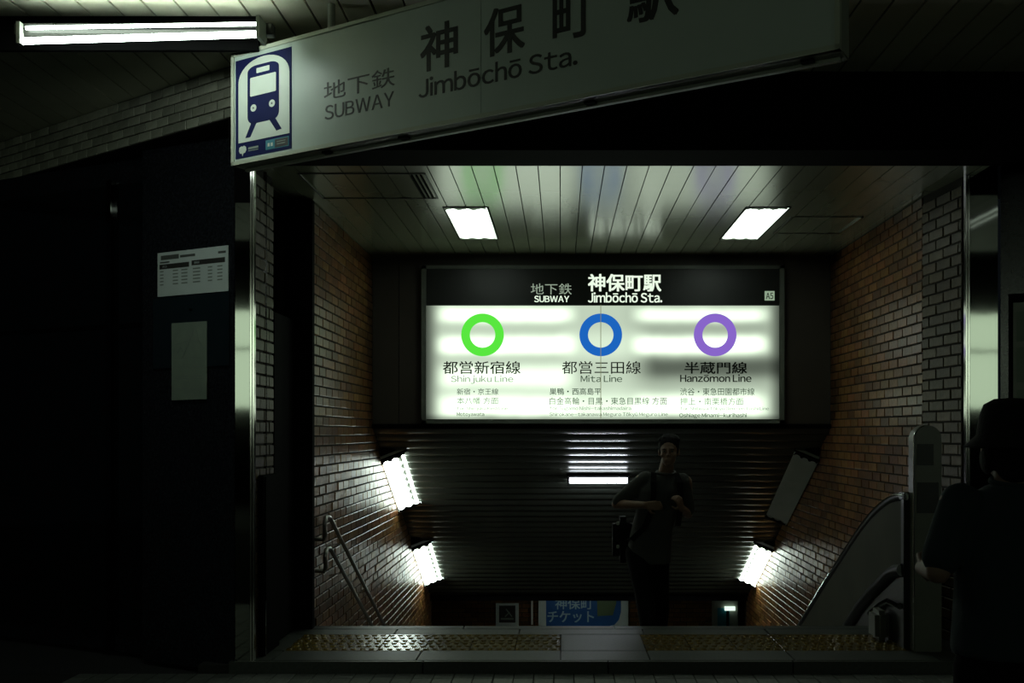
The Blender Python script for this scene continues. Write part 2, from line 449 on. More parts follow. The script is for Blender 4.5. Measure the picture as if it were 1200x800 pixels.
for a, c in zip([-2.1, -1.2, -.3, .6, 1.5], [-1.2, -.3, .6, 1.5, 2.64]): stone(a, c, 7.14, 7.33)
for a, c in zip([-1.84, -.72, .4, 1.52], [-.72, .4, 1.52, 2.64]): stone(a, c, 7.33, 7.455, 'nosing_stone')
# tactile tile with raised domes
def tactile_mesh(lx, ly):
    base = tile_mesh('t', lx-.006, ly-.006, .02, M['tactile'])
    bb = MB(); bb.add([v.co for v in base.vertices], [tuple(p.vertices) for p in base.polygons])
    n = 5
    for i in range(n):
        for j in range(3):
            cx = (i-(n-1)/2+(.22 if j % 2 else -.22))*(lx/n); cy = (j-1)*(ly/3); k = 8
            pts = []
            for r, z in ((.021, .0195), (.015, .0265)):
                pts += [(cx+r*math.cos(2*math.pi*a/k), cy+r*math.sin(2*math.pi*a/k), z) for a in range(k)]
            bb.add(pts, [(a, (a+1) % k, k+(a+1) % k, k+a) for a in range(k)]+[tuple(range(k, 2*k))])
    me = bpy.data.meshes.new('tactile_tile'); me.from_pydata(bb.v, [], bb.f); me.materials.append(M['tactile']); return me
tt = tactile_mesh(.305, .265); PL = wloc(fl)
def tactile(x0, n, y0):
    for i in range(n):
        for j in range(2):
            ob = bpy.data.objects.new('tactile_tile', tt); COL.objects.link(ob); ob.parent = fl
            ob.location = Vector((x0+.305*(i+.5), y0+.265*(j+.5), FZ-.02+random.uniform(-.0008, .0004)))-PL
tactile(-1.83, 6, 6.61); tactile(.57, 6, 6.61)

# stairs down and the lower landing
b = MB()
for k in range(NST):
    y = D0+.0+TREAD*k; z = FZ-RISE*(k+1)
    b.box((XL-.05, y+.006, z-.25), (XR+.05, y+TREAD+.03, z-.03))
st = tag(b.build('stairs', M['mortar']), kind='structure')
for k in range(NST):
    y = D0+TREAD*k; z = FZ-RISE*(k+1)
    bb = MB(); bb.box((XL, y+.01, z-.03), (XR, y+TREAD+.012, z)); o = bb.build('tread', M['step'], st, bevel=.004)
    bb = MB(); bb.box((XL, y+TREAD-.045, z), (XR, y+TREAD-.01, z+.004)); bb.build('grip_strip', M['rubber'], st)
b = MB(); b.box((-4, D0+TREAD*NST-.05, LZ-.3), (5, DW+.4, LZ-.0)); tag(b.build('floor_landing', M['step']), kind='structure')

# side walls of the stairs, brick by brick
def wall_slab(name, x0, x1, side):
    b = MB()
    pts = [Vector((0, 7.4 if side < 0 else 7.28, CZ+.3)), Vector((0, 7.4 if side < 0 else 7.28, FZ-.3)), Vector((0, DL+.2, LZ-.3)), Vector((0, DL+.2, CZ+.3))]
    pts = [Vector((x0, p.y, p.z)) for p in pts]
    b.prism(pts, (x1-x0, 0, 0)); return tag(b.build(name, M['mortar']), kind='structure')
def keep(c):
    d = c.y
    top = CZ-.03 if d < DB+.1 else slope_z(d)+.03
    return stair_z(d)-.0 < c.z-.03 and c.z < top
wl = wall_slab('wall_left', XL-.012, XL-.28, -1)
brickwork(wl, (XL-.016, 7.4, 0), (0,1,0), (1,0,0), 6.8, LZ, CZ, M['brick'], keep=keep)
wr = wall_slab('wall_right', XR+.012, XR+.28, 1)
brickwork(wr, (XR+.016, 7.28, 0), (0,1,0), (-1,0,0), 6.9, LZ, CZ, M['brick'], keep=keep, visible=lambda px, py: px > 958)
# front reveals
b = MB(); b.box((-2.085, 6.36, -.1), (-1.962, 6.77, CZ+.2)); wp = tag(b.build('wall_left_reveal', M['mortar']), kind='structure')
brickwork(wp, (-1.966, 6.36, 0), (0,1,0), (1,0,0), .41, FZ, CZ, M['brick_olive'], limit=200)
b = MB(); b.box((-2.4, 6.77, -.1), (-2.15, 7.6, CZ+.2)); b.box((-2.15, 7.42, -.1), (-1.86, 7.6, CZ+.2))
tag(b.build('wall_left_recess', M['mortar']), kind='structure')
fa = Vector((XR+.012, 7.28, 0)); fb = Vector((2.712, 6.72, 0)); fd = (fb-fa).normalized(); fn = Vector((-fd.y*-1, 0, 0))
fn = Vector((fd.y, -fd.x, 0)); fn = fn if fn.x < 0 else -fn
b = MB(); b.obox((fa.x, fa.y, -.1), (fb-fa), -fn*.25, (0,0,CZ+.3)); wq = tag(b.build('wall_right_reveal', M['mortar']), kind='structure')
brickwork(wq, fa-fn*.004, fd, fn, (fb-fa).length, FZ, CZ, M['brick_olive'], limit=300)

# entrance ceiling, plank by plank with holes for the lamps
LAMPS = [(-.905, -.55, 7.60, 8.89), (1.415, 1.765, 7.60, 8.91)]
b = MB(); b.box((-2.15, 6.44, CZ+.14), (2.95, 10.0, CZ+.24)); ce = tag(b.build('ceiling', M['dark']), kind='structure')
PW = .144; k0 = -16
def plank_cells(x0, x1, y0, y1):
    cells = [(x0, x1, y0, y1)]
    for (a, c, e, g) in LAMPS:
        out = []
        for (p, q, r, s) in cells:
            if q <= a or p >= c or s <= e or r >= g: out.append((p, q, r, s)); continue
            out.append((p, q, r, e)); out.append((p, q, g, s))
            if p < a: out.append((p, a, e, g))
            if q > c: out.append((c, q, e, g))
        cells = out
    return cells
for k in range(-16, 19):
    x0 = .141+PW*k; x1 = x0+PW
    x0 = max(x0, -2.15); x1 = min(x1, 2.78)
    if x1-x0 < .02: continue
    b = MB(); dz = random.uniform(-.0012, .0012)
    for (p, q, r, s) in plank_cells(x0+.0035, x1-.0035, 6.44, DB+.02):
        b.box((p, r, CZ+dz), (q, s, CZ+.012+dz))
    b.build('plank', M['plank'], ce)
b = MB(); b.box((-2.2, 6.44, CZ+.02), (2.8, 7.58, CZ+.03)); b.box((-2.2, 8.93, CZ+.02), (2.8, DB+.02, CZ+.03))
b.box((-2.2, 7.58, CZ+.02), (-.92, 8.93, CZ+.03)); b.box((-.53, 7.58, CZ+.02), (1.40, 8.93, CZ+.03)); b.box((1.78, 7.58, CZ+.02), (2.8, 8.93, CZ+.03))
b.build('backing', M['dark'], ce)

# bulkhead over the stairs
b = MB(); b.box((XL-.2, DB+.01, BZ-.02), (XR+.2, DB+.25, CZ+.3)); bk = tag(b.build('wall_bulkhead', M['dark']), kind='structure')
bx = [XL, -1.58, 2.19, XR]
for a, c in zip(bx[:-1], bx[1:]):
    bb = MB(); bb.box((a+.003, DB-.012, BZ+.03), (c-.003, DB+.012, CZ)); bb.build('panel', M['bulk'], bk)
bb = MB(); bb.box((XL, DB-.03, BZ-.015), (XR, DB+.02, BZ+.028)); bb.build('edge_trim', M['black_paint'], bk)
# sloping ceiling of slats across the stairs
b = MB(); u = Vector((0, 1, -SL)).normalized(); nn = Vector((0, SL, 1)).normalized()
S0 = Vector((0, DB+.0, BZ)); SLEN = (DL-DB)/u.y
b.obox((XL-.1, S0.y+nn.y*.012, S0.z+nn.z*.012), (XR-XL+.2, 0, 0), u*SLEN, nn*.1)
sc = tag(b.build('ceiling_slope', M['dark']), kind='structure')
n = int(SLEN/.1565)
for k in range(n):
    o = S0 + u*(.1565*k+.004); bb = MB()
    o = o+nn*random.uniform(0, .002)
    pts = [Vector((XL, o.y, o.z))+u*((.1565-.008)*q/8) - nn*(.010*(1-(2*q/8-1)**2)) for q in range(9)]
    pts += [Vector((XL, o.y, o.z))+u*(.1565-.008)+nn*.008, Vector((XL, o.y, o.z))+nn*.008]
    bb.prism(pts, (XR-XL, 0, 0)); bb.build('slat', M['slope'], sc, smooth=True)
# landing ceiling and walls
lz = slope_z(DL)
b = MB(); b.box((-4, DL-.02, lz-.06), (5, DW+.4, lz+.12)); tag(b.build('ceiling_landing', M['black_paint']), kind='structure')
b = MB(); b.box((-4, DW+.02, LZ-.1), (5, DW+.3, lz+.1)); bw = tag(b.build('wall_back', M['mortar']), kind='structure')
b = MB(); b.box((-4.2, DL+.18, LZ-.1), (-4, DW+.3, lz+.1)); b.box((5, DL+.18, LZ-.1), (5.2, DW+.3, lz+.1))
b.box((-4.1, DL+.0, LZ-.1), (XL-.02, DL+.2, lz+.1)); b.box((XR+.02, DL+.0, LZ-.1), (5.1, DL+.2, lz+.1))
tag(b.build('wall_landing', M['bulk']), kind='structure')
brickwork(bw, (-4, DW+.022, 0), (1,0,0), (0,-1,0), 9, LZ, lz, M['brick'], keep=lambda c: c.z > lz-1.5, limit=280)

# black beam over the opening
b = MB(); b.box((-1.965, 6.08, CZ), (3.2, 6.44, H+2.24)); tag(b.build('trim_lintel', M['black_paint']), kind='structure')

# canopy ceiling of long boards
KZ = H+2.2
b = MB(); b.box((-7, 1.2, KZ+.03), (7, 9.5, KZ+.2)); cn = tag(b.build('ceiling_canopy', M['dark']), kind='structure')
for k in range(-38, 38):
    x0 = .167*k+.03
    bb = MB(); bb.box((x0+.006, 1.2, KZ+random.uniform(-.001,.001)), (x0+.161, 9.4, KZ+.014)); bb.build('board', M['canopy'], cn)

# street facade to the left: brick fascia, dark pilaster, dark glazing
fo = Vector((-1.93, 5.955, 0)); fdir = Vector((-.822, .569, 0)).normalized(); fnn = Vector((-.569, -.822, 0)).normalized()
b = MB(); b.obox((fo.x, fo.y, H+1.89), fdir*5.2, -fnn*.3, (0,0,.31)); fs = tag(b.build('wall_fascia', M['mortar']), kind='structure')
brickwork(fs, fo-fnn*.004, fdir, fnn, 5.0, H+1.892, H+2.2, M['brick_fascia'], pitch_l=.125, pitch_h=.0612, joint=.007, T=.012, limit=300)
po = Vector((-2.075, 6.33, 0)); pd = Vector((-.906, .423, 0)).normalized(); pn = Vector((-pd.y*-1, 0, 0)); pn = Vector((-.423, -.906, 0)).normalized()
b = MB(); b.obox((po.x, po.y, 0), pd*.80, -pn*.3, (0,0,H+1.885)); tag(b.build('wall_pilaster', M['stone_black']), kind='structure')
b = MB(); q = po+pd*.80-pn*.12
b.obox((q.x, q.y, 0), pd*4.4, -pn*.2, (0,0,H+1.885)); tag(b.build('wall_shopfront', M['stone_black']), kind='structure')
# right hand facade
ro = Vector((2.96, 6.70, 0)); rd = Vector((.88, -.47, 0)).normalized(); rn = Vector((-.47, -.88, 0)).normalized()
b = MB(); b.obox((ro.x, ro.y, 0), rd*4.5, -rn*.3, (0,0,KZ)); tag(b.build('wall_facade_right', M['stone_black']), kind='structure')
# wall across the street, unlit
b = MB(); b.box((-14, -9.3, -.1), (14, -9.0, 9)); tag(b.build('wall_across_street', M['black_paint']), kind='structure')

# ================================================================== THINGS
# ---- tube lamps in trays ----
def lamp(name, o, u, w, L, Wd, tube_m, tray_m, label, cat, group, depth=.07, lit=True, ntube=3, lip=0.0, cap_m='frame_grey'):
    """o = centre of the opening; u = long axis, w = cross axis, light leaves along -n"""
    o, u, w = Vector(o), Vector(u).normalized(), Vector(w).normalized(); n = u.cross(w).normalized()
    if n.z < 0: n = -n
    t = thing(name, o, label, cat, group)
    a = o-u*L/2-w*Wd/2
    bb = MB()
    tw = .006
    bb.obox(a+n*depth, u*L, w*Wd, n*tw)                         # back of the tray
    bb.build('tray', M[tray_m], t)
    bb = MB()
    bb.obox(a+n*lip, u*L, w*tw, n*(depth-lip)); bb.obox(a+w*(Wd-tw)+n*lip, u*L, w*tw, n*(depth-lip))
    bb.obox(a, u*tw, w*Wd, n*depth); bb.obox(a+u*(L-tw), u*tw, w*Wd, n*depth)
    bb.build('side_wall', M[tray_m], t)
    bb = MB(); q = .010
    bb.obox(a-w*q+n*lip, u*L, w*q, n*.015); bb.obox(a+w*Wd+n*lip, u*L, w*q, n*.015); bb.obox(a-w*q-u*q, u*q, w*(Wd+2*q), n*.02); bb.obox(a-w*q+u*L, u*q, w*(Wd+2*q), n*.02)
    bb.build('rim', M['black_paint'], t)
    if not lit:
        bb = MB(); bb.obox(a+n*.004, u*L, w*Wd, n*.004); bb.build('cover', M[tray_m], t)
    for k in range(ntube):
        c = o + w*(Wd*((k+.5)/ntube-.5)) + n*(depth*.45 if not lip else .0195)
        bb = MB(); bb.tube([c-u*(L/2-.03), c+u*(L/2-.03)], .0155, 12)
        bb.build('tube', M[tube_m], t, smooth=True)
    # scalloped end plates over the lamp holders
    for sgn in (-1, 1):
        e = o+u*sgn*(L/2)-n*.004
        pts = [e-w*Wd/2, e+w*Wd/2]; inn = []
        for k in range(ntube):
            c0 = Wd*((k+.5)/ntube-.5); r = Wd/ntube/2*.72
            for j in range(7):
                an = math.pi*j/6
                inn.append(e + w*(c0+r*math.cos(an)) - u*sgn*(.060-.030*math.sin(an)))
            inn.append(e + w*(c0-Wd/ntube/2) - u*sgn*.068)
        # order: outer edge left->right then inner edge right->left
        order = []
        for k in range(ntube-1, -1, -1): order += inn[k*8:(k+1)*8]
        bb = MB()
        m_ = len(order)
        base = [e+w*((p-e).dot(w)) for p in order]
        vs = []
        for p, q2 in zip(order, base): vs += [p, q2]
        fsx = [(2*i, 2*i+1, 2*i+3, 2*i+2) for i in range(m_-1)]
        nv = len(vs); vs += [v+n*.003 for v in vs]
        fsx += [tuple(j+nv for j in f[::-1]) for f in fsx]
        bb.add(vs, fsx); bb.build('end_plate', M[cap_m], t)
    return t
ce_l = [((LAMPS[0][0]+LAMPS[0][1])/2, (LAMPS[0][2]+LAMPS[0][3])/2, .345, 1.27), ((LAMPS[1][0]+LAMPS[1][1])/2, (LAMPS[1][2]+LAMPS[1][3])/2, .34, 1.29)]
for i, (x, y, wd_, ln) in enumerate(ce_l):
    lamp('ceiling_lamp', (x, y, CZ-.004), (0,1,0), (1,0,0), ln-.02, wd_-.01, 'tube_ceil', 'tray',
         ['bright recessed tube lamp in the plank ceiling, above left of the inner sign', 'bright recessed tube lamp in the plank ceiling, above right of the inner sign'][i],
         'ceiling lamp', 'recessed lamps of the plank ceiling', depth=.075, cap_m='frame_grey')
# slanting lamps between side walls and sloping ceiling
def stair_lamp(side, d0, d1, lit, label):
    # inner edge on the slope, outer edge lower against the wall
    xi = -1.572 if side < 0 else 2.385
    xo = XL+.012 if side < 0 else XR-.012
    A0 = Vector((xi, d0, slope_z(d0)-.027)); A1 = Vector((xi, d1, slope_z(d1)-.027))
    B0 = Vector((xo, d0, slope_z(d0)-.128))
    uu = (A1-A0); w_ = (A0-B0) if side < 0 else (B0-A0)
    L = uu.length; Wd = w_.length
    w0 = w_.normalized()
    c = (A0+A1)/2 + (B0-A0)/2
    t = lamp('stair_lamp', c, uu, w_ , L, Wd, 'tube_stair' if lit else 'tube_off', 'tray' if lit else 'tray_dull', label, 'lamp', 'slanting lamps along the stair ceiling', depth=.05, cap_m='black_paint', lit=lit, lip=.03)
    # wedge shaped side plates and end blocks carrying the tray
    n_ = uu.normalized().cross(w0); n_ = n_ if n_.z > 0 else -n_
    for P, s in ((A0, -1), (A1, 1)):
        o2 = P+(B0-A0)
        tri = [P+n_*.06, o2+n_*.06, o2+Vector((0,0,.16)), P+Vector((0,0,.1))]
        bb = MB(); bb.prism([p-uu.normalized()*(.0 if s > 0 else .05) for p in tri], uu.normalized()*.05)
        bb.build('bracket', M['black_paint'], t)
    return t
stair_lamp(-1, 10.15, 11.26, True, 'upper bright slanting lamp on the left brick wall over the stairs')
stair_lamp(-1, 12.25, 13.42, True, 'lower bright slanting lamp on the left brick wall over the stairs')
stair_lamp(1, 10.15, 11.60, False, 'unlit grey slanting lamp on the right brick wall over the stairs')
stair_lamp(1, 12.30, 13.45, True, 'lit slanting lamp low on the right wall, below the unlit one')
# small cross lamp on the slope
t = thing('tube_lamp', (.36, 10.66, slope_z(10.66)), 'short glowing tube lamp set crosswise on the dark stair ceiling', 'lamp')
p = Vector((0, 10.62, slope_z(10.62))); x0, x1 = .085, .72
bb = MB(); bb.obox((x0-.02, p.y, p.z-.012), (x1-x0+.04,0,0), u*.09, -nn*.035); bb.build('housing', M['black_paint'], t, bevel=.004)
bb = MB(); c = p+u*.045-nn*.075
bb.tube([(x0+.01, c.y, c.z), (x1-.01, c.y, c.z)], .028, 12); bb.build('tube', M['tube_cross'], t, smooth=True)
for xx in (x0-.012, x1):
    bb = MB(); bb.obox((xx, p.y+.01, p.z-.03), (.012,0,0), u*.07, -nn*.09); bb.build('lamp_holder', M['black_paint'], t)
# canopy batten lamp
t = thing('canopy_lamp', (-2.12, 5.0, H+1.96), 'bare fluorescent tube lamp hung under the canopy, upper left', 'lamp')
bb = MB(); bb.box((-2.77, 5.045, H+2.015), (-1.46, 5.10, H+2.072)); bb.build('housing', mat('housing_dull', (.035,.036,.03), .6), t, bevel=.004)
bb = MB(); bb.obox((-2.745, 5.060, H+2.02), (1.25,0,0), (0,-.02,.024), (0,.004,.003)); bb.build('reflector', M['black_paint'], t)
bb = MB(); bb.box((-3.3, 5.27, H+2.02), (-1.60, 5.30, KZ-.001)); bb.build('light_shield', M['black_paint'], t)  # added shield, keeps tube light off the canopy boards behind
bb = MB(); bb.tube([(-2.715, 5.04, H+1.978), (-1.515, 4.95, H+1.976)], .0165, 14); bb.build('tube', M['tube_canopy'], t, smooth=True)
bb = MB(); bb.tube([(-2.70, 5.03, H+2.040), (-1.50, 4.96, H+2.032)], .009, 14); bb.build('tube', M['tube_canopy'], t, smooth=True)  # thin glowing rod in place of the lit reflector strip
for xx, yy in ((-2.740, 5.01), (-1.510, 4.935)):
    bb = MB(); bb.box((xx, yy, H+1.957), (xx+.018, 5.05, H+2.066)); bb.build('lamp_holder', M['frame_grey'], t)
bb = MB(); bb.tube([(-2.56, 5.05, H+2.06), (-2.56, 5.03, H+2.058)], .006, 8); bb.build('screw', M['chrome'], t)
# landing lamp (behind the edge of the sloping ceiling)
lamp('landing_lamp', (.3, 15.3, lz-.08), (1,0,0), (0,1,0), 1.2, .2, 'tube_land', 'tray', 'tube lamp on the lower landing ceiling above the blue poster', 'lamp', None, depth=.015, ntube=2)

# ---- inner illuminated sign ----
SD = 9.60; s_ = F/SD
def SX(px): return (px-657)/s_
def SZ(py): return (506-py)/s_+H
sg = thing('station_sign', (SX(706), SD+.06, SZ(496)), 'large backlit station sign with green, blue and purple rings over the stairs', 'sign')
bb = MB()
x0, x1, z0, z1 = SX(494), SX(919), SZ(496), SZ(311)
fwx = .045
bb.box((x0, SD-.012, z0), (x1, DB-.012, z0+.032)); bb.box((x0, SD-.012, z1-.032), (x1, DB-.012, z1))
bb.box((x0, SD-.012, z0), (x0+fwx, DB-.012, z1)); bb.box((x1-fwx, SD-.012, z0), (x1, DB-.012, z1))
bb.build('frame', mat('inner_sign_frame', (.13,.15,.125), .45, c2=(.16,.18,.15)), sg)
bb = MB(); bb.box((x0+.01, SD+.02, z0+.01), (x1-.01, SD+.10, z1-.01)); bb.build('box', M['black_paint'], sg)
bb = MB(); bb.box((SX(499), SD, SZ(491)), (SX(913), SD+.01, SZ(357)))
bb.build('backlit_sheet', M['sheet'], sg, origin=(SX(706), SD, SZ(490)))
bb = MB(); bb.box((SX(499), SD-.003, SZ(358)), (SX(913), SD+.01, SZ(315))); hd = bb.build('header_panel', mat('header_black', (.010,.012,.011), .4), sg)
def st_(txt, xa, xb, ya, yb, m, bold=0.0, par=None):
    return text(txt, (0, SD-.004, H), (1,0,0), (0,0,1), (SX(xa), SX(xb), SZ(yb)-H, SZ(ya)-H), M[m], par or sg, bold=bold)
st_('地下鉄', 622, 670, 332, 345, 'header_glow_dim', 0, hd)
st_('SUBWAY', 626, 667, 346.5, 354, 'header_glow', .03, hd)
st_('神保町駅', 689, 775, 321, 341.5, 'header_glow', .035, hd)
st_('Jimbōchō Sta.', 689, 776, 342.5, 354.5, 'header_glow', .03, hd)
bb = MB(); bb.box((SX(896), SD-.006, SZ(352)), (SX(907.5), SD-.002, SZ(341))); bb.build('exit_number_plate', emis('plate_glow', (.45,.6,.42), .6), hd)
text('A5', (0, SD-.0065, H), (1,0,0), (0,0,1), (SX(897.5), SX(906), SZ(350.5)-H, SZ(343)-H), M['ink_black'], hd, bold=.02)
for cx, mm in ((565.5, 'ring_green'), (704, 'ring_blue'), (838, 'ring_purple')):
    bb = MB(); bb.ring((SX(cx), SD-.001, SZ(392.3)), (1,0,0), (0,0,1), 14.9/s_, 25/s_, (0,-.004,0)); bb.build('line_ring', M[mm], sg)
K = 'ink_black'
for (tx, a, c, e, g, mm, bo) in [
    ('都営新宿線', 519, 610, 423, 438, K, .012), ('Shinjuku Line', 528.5, 601.5, 440, 449.5, 'fine_print', 0),
    ('都営三田線', 658.5, 751, 423, 438, K, .006), ('Mita Line', 680.5, 729, 439.5, 447.5, 'fine_print_dark', .01),
    ('半蔵門線', 802, 875.5, 424, 438, K, .03), ('Hanzōmon Line', 797, 880.5, 438.5, 447.5, K, .03),
    ('新宿・京王線', 535.5, 584, 455, 462.5, 'fine_print_dark', .0), ('本八幡 方面', 535.5, 584, 465.5, 473.5, 'fine_print', .0),
    ('for Shinjuku Keiō Line', 535.5, 595, 476.5, 481, 'fine_print', .0), ('Motoyawata', 535.5, 567.5, 483, 488.5, 'fine_print_dark', .01),
    ('巣鴨・西高島平', 644, 704.5, 454.5, 462.5, 'fine_print_dark', .01), ('白金高輪・目黒・東急目黒線 方面', 644, 781.5, 465.5, 474, 'fine_print_dark', .0),
    ('for Sugamo Nishi-takashimadaira', 644, 739.5, 476, 481.5, 'fine_print', .0), ('Shirokane-takanawa Meguro Tōkyū Meguro Line', 644, 782.5, 483, 488.5, 'fine_print_dark', .0),
    ('渋谷・東急田園都市線', 797, 884, 454.5, 463, 'fine_print_dark', .0), ('押上・南栗橋方面', 797, 871, 466, 474.5, 'fine_print', .0),
    ('for Shibuya Tōkyū Den-en toshi Line', 797, 901, 476.5, 481.5, 'fine_print', .0), ('Oshiage Minami-kurihashi', 796, 875, 484, 490, 'fine_print_dark', .015)]:
    st_(tx, a, c, e, g, mm, bo)
bb = MB(); bb.box((SX(703.6), SD-.0075, SZ(490)), (SX(704.4), SD-.001, SZ(357))); bb.build('sheet_seam', emis('seam', (.20,.22,.12), 1.0), sg)

# ---- big outer sign hanging obliquely ----
P0 = Vector((-1.78, 5.4, 0)); P1 = Vector((1.054, 3.75, 0)); GU = (P1-P0).normalized(); GN = Vector((GU.y, -GU.x, 0)).normalized()
if GN.y > 0: GN = -GN
GL = (P1-P0).length; GZ0, GZ1 = H+1.44, H+2.045
def G(px, py):
    a = (px-657)/F
    t = (a*P0.y-P0.x)/(GU.x-a*GU.y)
    d = P0.y+GU.y*t
    return t, (506-py)/F*d+H
bs = thing('hanging_sign', (P0+P1)/2+Vector((0,0,GZ0)), 'long white station name sign with train pictogram hanging under the canopy', 'sign')
TH = .13
bb = MB(); o = P0+Vector((0,0,GZ0))
bb.obox(o-GN*TH, GU*GL, GN*(TH-.012), (0,0,GZ1-GZ0)); bb.build('box', M['frame_grey'], bs, bevel=.004)
bb = MB(); e = .020
bb.obox(o-GN*.02, GU*GL, GN*.03, (0,0,e)); bb.obox(o+Vector((0,0,GZ1-GZ0-e))-GN*.02, GU*GL, GN*.03, (0,0,e))
bb.obox(o-GN*.02, GU*e, GN*.03, (0,0,GZ1-GZ0)); bb.obox(o+GU*(GL-e)-GN*.02, GU*e, GN*.03, (0,0,GZ1-GZ0))
bb.build('frame', mat('sign_frame', (.50,.54,.43), .35), bs)
half = GU*(GL*.5)
for k in range(2):
    bb = MB(); bb.obox(o-GN*.012+GU*(e*.5)+half*k*.994, half*.992, GN*.014, (0,0,GZ1-GZ0)); bb.build('face_panel', M['sign_white'], bs)
bb = MB(); bb.obox(o-GN*.07+Vector((0,0,-.014))+GU*.02, GU*(GL-.04), -GN*.025, (0,0,.014)); bb.build('drip_rail', M['frame_grey'], bs)
for px in (372, 462, 680, 935):
    t_, _ = G(px, 100); bb = MB(); bb.obox(o-GN*.03+GU*t_+Vector((0,0,-.010)), GU*.05, -GN*.03, (0,0,.012)); bb.build('latch', M['black_paint'], bs)
for f_ in (.2, .8):
    bb = MB(); c = P0+GU*GL*f_-GN*.065; bb.tube([(c.x, c.y, GZ1-.01), (c.x, c.y, KZ+.005)], .02, 10); bb.build('hanger', M['frame_grey'], bs)
GO = P0+GN*.0022
def gt(txt, l, r, m='ink', bold=.02):
    # l = (px, ytop, ybottom) at the left end, r the same at the right end
    t0, zt0 = G(l[0], l[1]); _, zb0 = G(l[0], l[2]); t1, zt1 = G(r[0], r[1]); _, zb1 = G(r[0], r[2])
    return text(txt, GO, GU, (0,0,1), (t0, t1, (zb0+zb1)/2, (zt0+zt1)/2), M[m], bs, bold=bold)
gt('地下鉄', (380, 97, 116.8), (463, 78, 102), bold=.0)
gt('SUBWAY', (381, 124, 140.5), (462, 107, 124.5), bold=.01)
tJ0, zt = G(491, 93); _, zb = G(491, 114); tJ1, zt2 = G(677, 62); _, zb2 = G(677, 77)
_, zk0 = G(515, 81); _, zk1 = G(515, 27)
for ch, a, c in (('神', 493, 537), ('保', 567.5, 615.5), ('町', 648, 694), ('駅', 735, 796)):
    ta, _ = G(a, 50); tb, _ = G(c, 50)
    text(ch, GO, GU, (0,0,1), (ta, tb, zk0, zk1), M['ink'], bs, bold=.025)
gt('Jimbōchō Sta.', (491, 88, 115.5), (677, 57, 76.5), bold=.018)
# pictogram panel
tp0, _ = G(276.8, 120); tp1, _ = G(342.4, 120); _, za = G(309.5, 63.5); _, zb = G(309.5, 180.5)
pw, ph = tp1-tp0, za-zb
def PP(u_, v_, lay): return P0+GU*(tp0+pw*u_)+GN*(.003+.0012*lay)+Vector((0, 0, za-ph*v_))
def shape(pts, lay, m, name, par=None):
    bb = MB(); bb.prism([PP(a, c, lay) for a, c in pts], GN*.001); return bb.build(name, M[m], par or pic)
pic = None
pic = shape([(0,0),(1,0),(1,1),(0,1)], 0, 'navy', 'pictogram_panel', bs)
def rr(u0, u1, v0, v1, ru, rv, bot=None, n=8):
    bu, bv = bot if bot else (ru, rv); pts = []
    for (cu, cv, a0, qu, qv) in ((u0+ru, v0+rv, 180, ru, rv), (u1-ru, v0+rv, 270, ru, rv), (u1-bu, v1-bv, 0, bu, bv), (u0+bu, v1-bv, 90, bu, bv)):
        for k in range(n+1):
            an = math.radians(a0+90*k/n); pts.append((cu+qu*math.cos(an), cv+qv*math.sin(an)))
    return pts
shape(rr(.055, .965, .02, .845, .44, .22, (.002, .001)), 1, 'cream', 'arch')
shape(rr(.225, .785, .095, .675, .16, .06, (.10, .075)), 2, 'navy', 'train_body')
shape(rr(.39, .62, .128, .178, .012, .006), 3, 'cream', 'destination_board')
shape(rr(.275, .735, .212, .40, .02, .01), 3, 'cream', 'train_window')
for cu, cv in ((.335, .52), (.665, .515)):
    shape([(cu+.052*math.cos(2*math.pi*k/20), cv+.036*math.sin(2*math.pi*k/20)) for k in range(20)], 3, 'cream', 'headlight')
    shape([(cu+.014*math.cos(2*math.pi*k/10), cv+.010*math.sin(2*math.pi*k/10)) for k in range(10)], 4, 'ink_soft', 'headlight_dot')
shape([(.30,.655),(.40,.655),(.275,.805),(.185,.805)], 2, 'navy', 'track')
shape([(.60,.655),(.71,.655),(.83,.785),(.74,.795)], 2, 'navy', 'track')
# ginkgo-leaf emblem, small print and two small plates
leaf = [(.13,.985),(.118,.955),(.085,.952),(.063,.925),(.072,.893),(.105,.880),(.13,.885),(.158,.878),(.19,.892),(.2,.922),(.178,.95),(.145,.955)]
shape(leaf, 1, 'cream', 'leaf_emblem')
for (a, c, v0, v1) in ((.235,.415,.905,.926), (.235,.415,.936,.944)):
    shape([(a,v0),(c,v0),(c,v1),(a,v1)], 1, 'ink_faint', 'small_print')
shape([(.55,.872),(.955,.872),(.955,.968),(.55,.968)], 1, 'teal', 'plate_rim')
shape([(.565,.880),(.70,.880),(.70,.96),(.565,.96)], 2, 'teal', 'plate')
shape([(.715,.880),(.94,.880),(.94,.96),(.715,.96)], 2, 'ink', 'plate')
for (a, c) in ((.59,.625),(.645,.68)): shape([(a,.905),(c,.905),(c,.938),(a,.938)], 3, 'cream', 'plate_mark')
for (v0) in (.903,.925): shape([(.75,v0),(.90,v0),(.90,v0+.008),(.75,v0+.008)], 3, 'ink_faint', 'small_print')

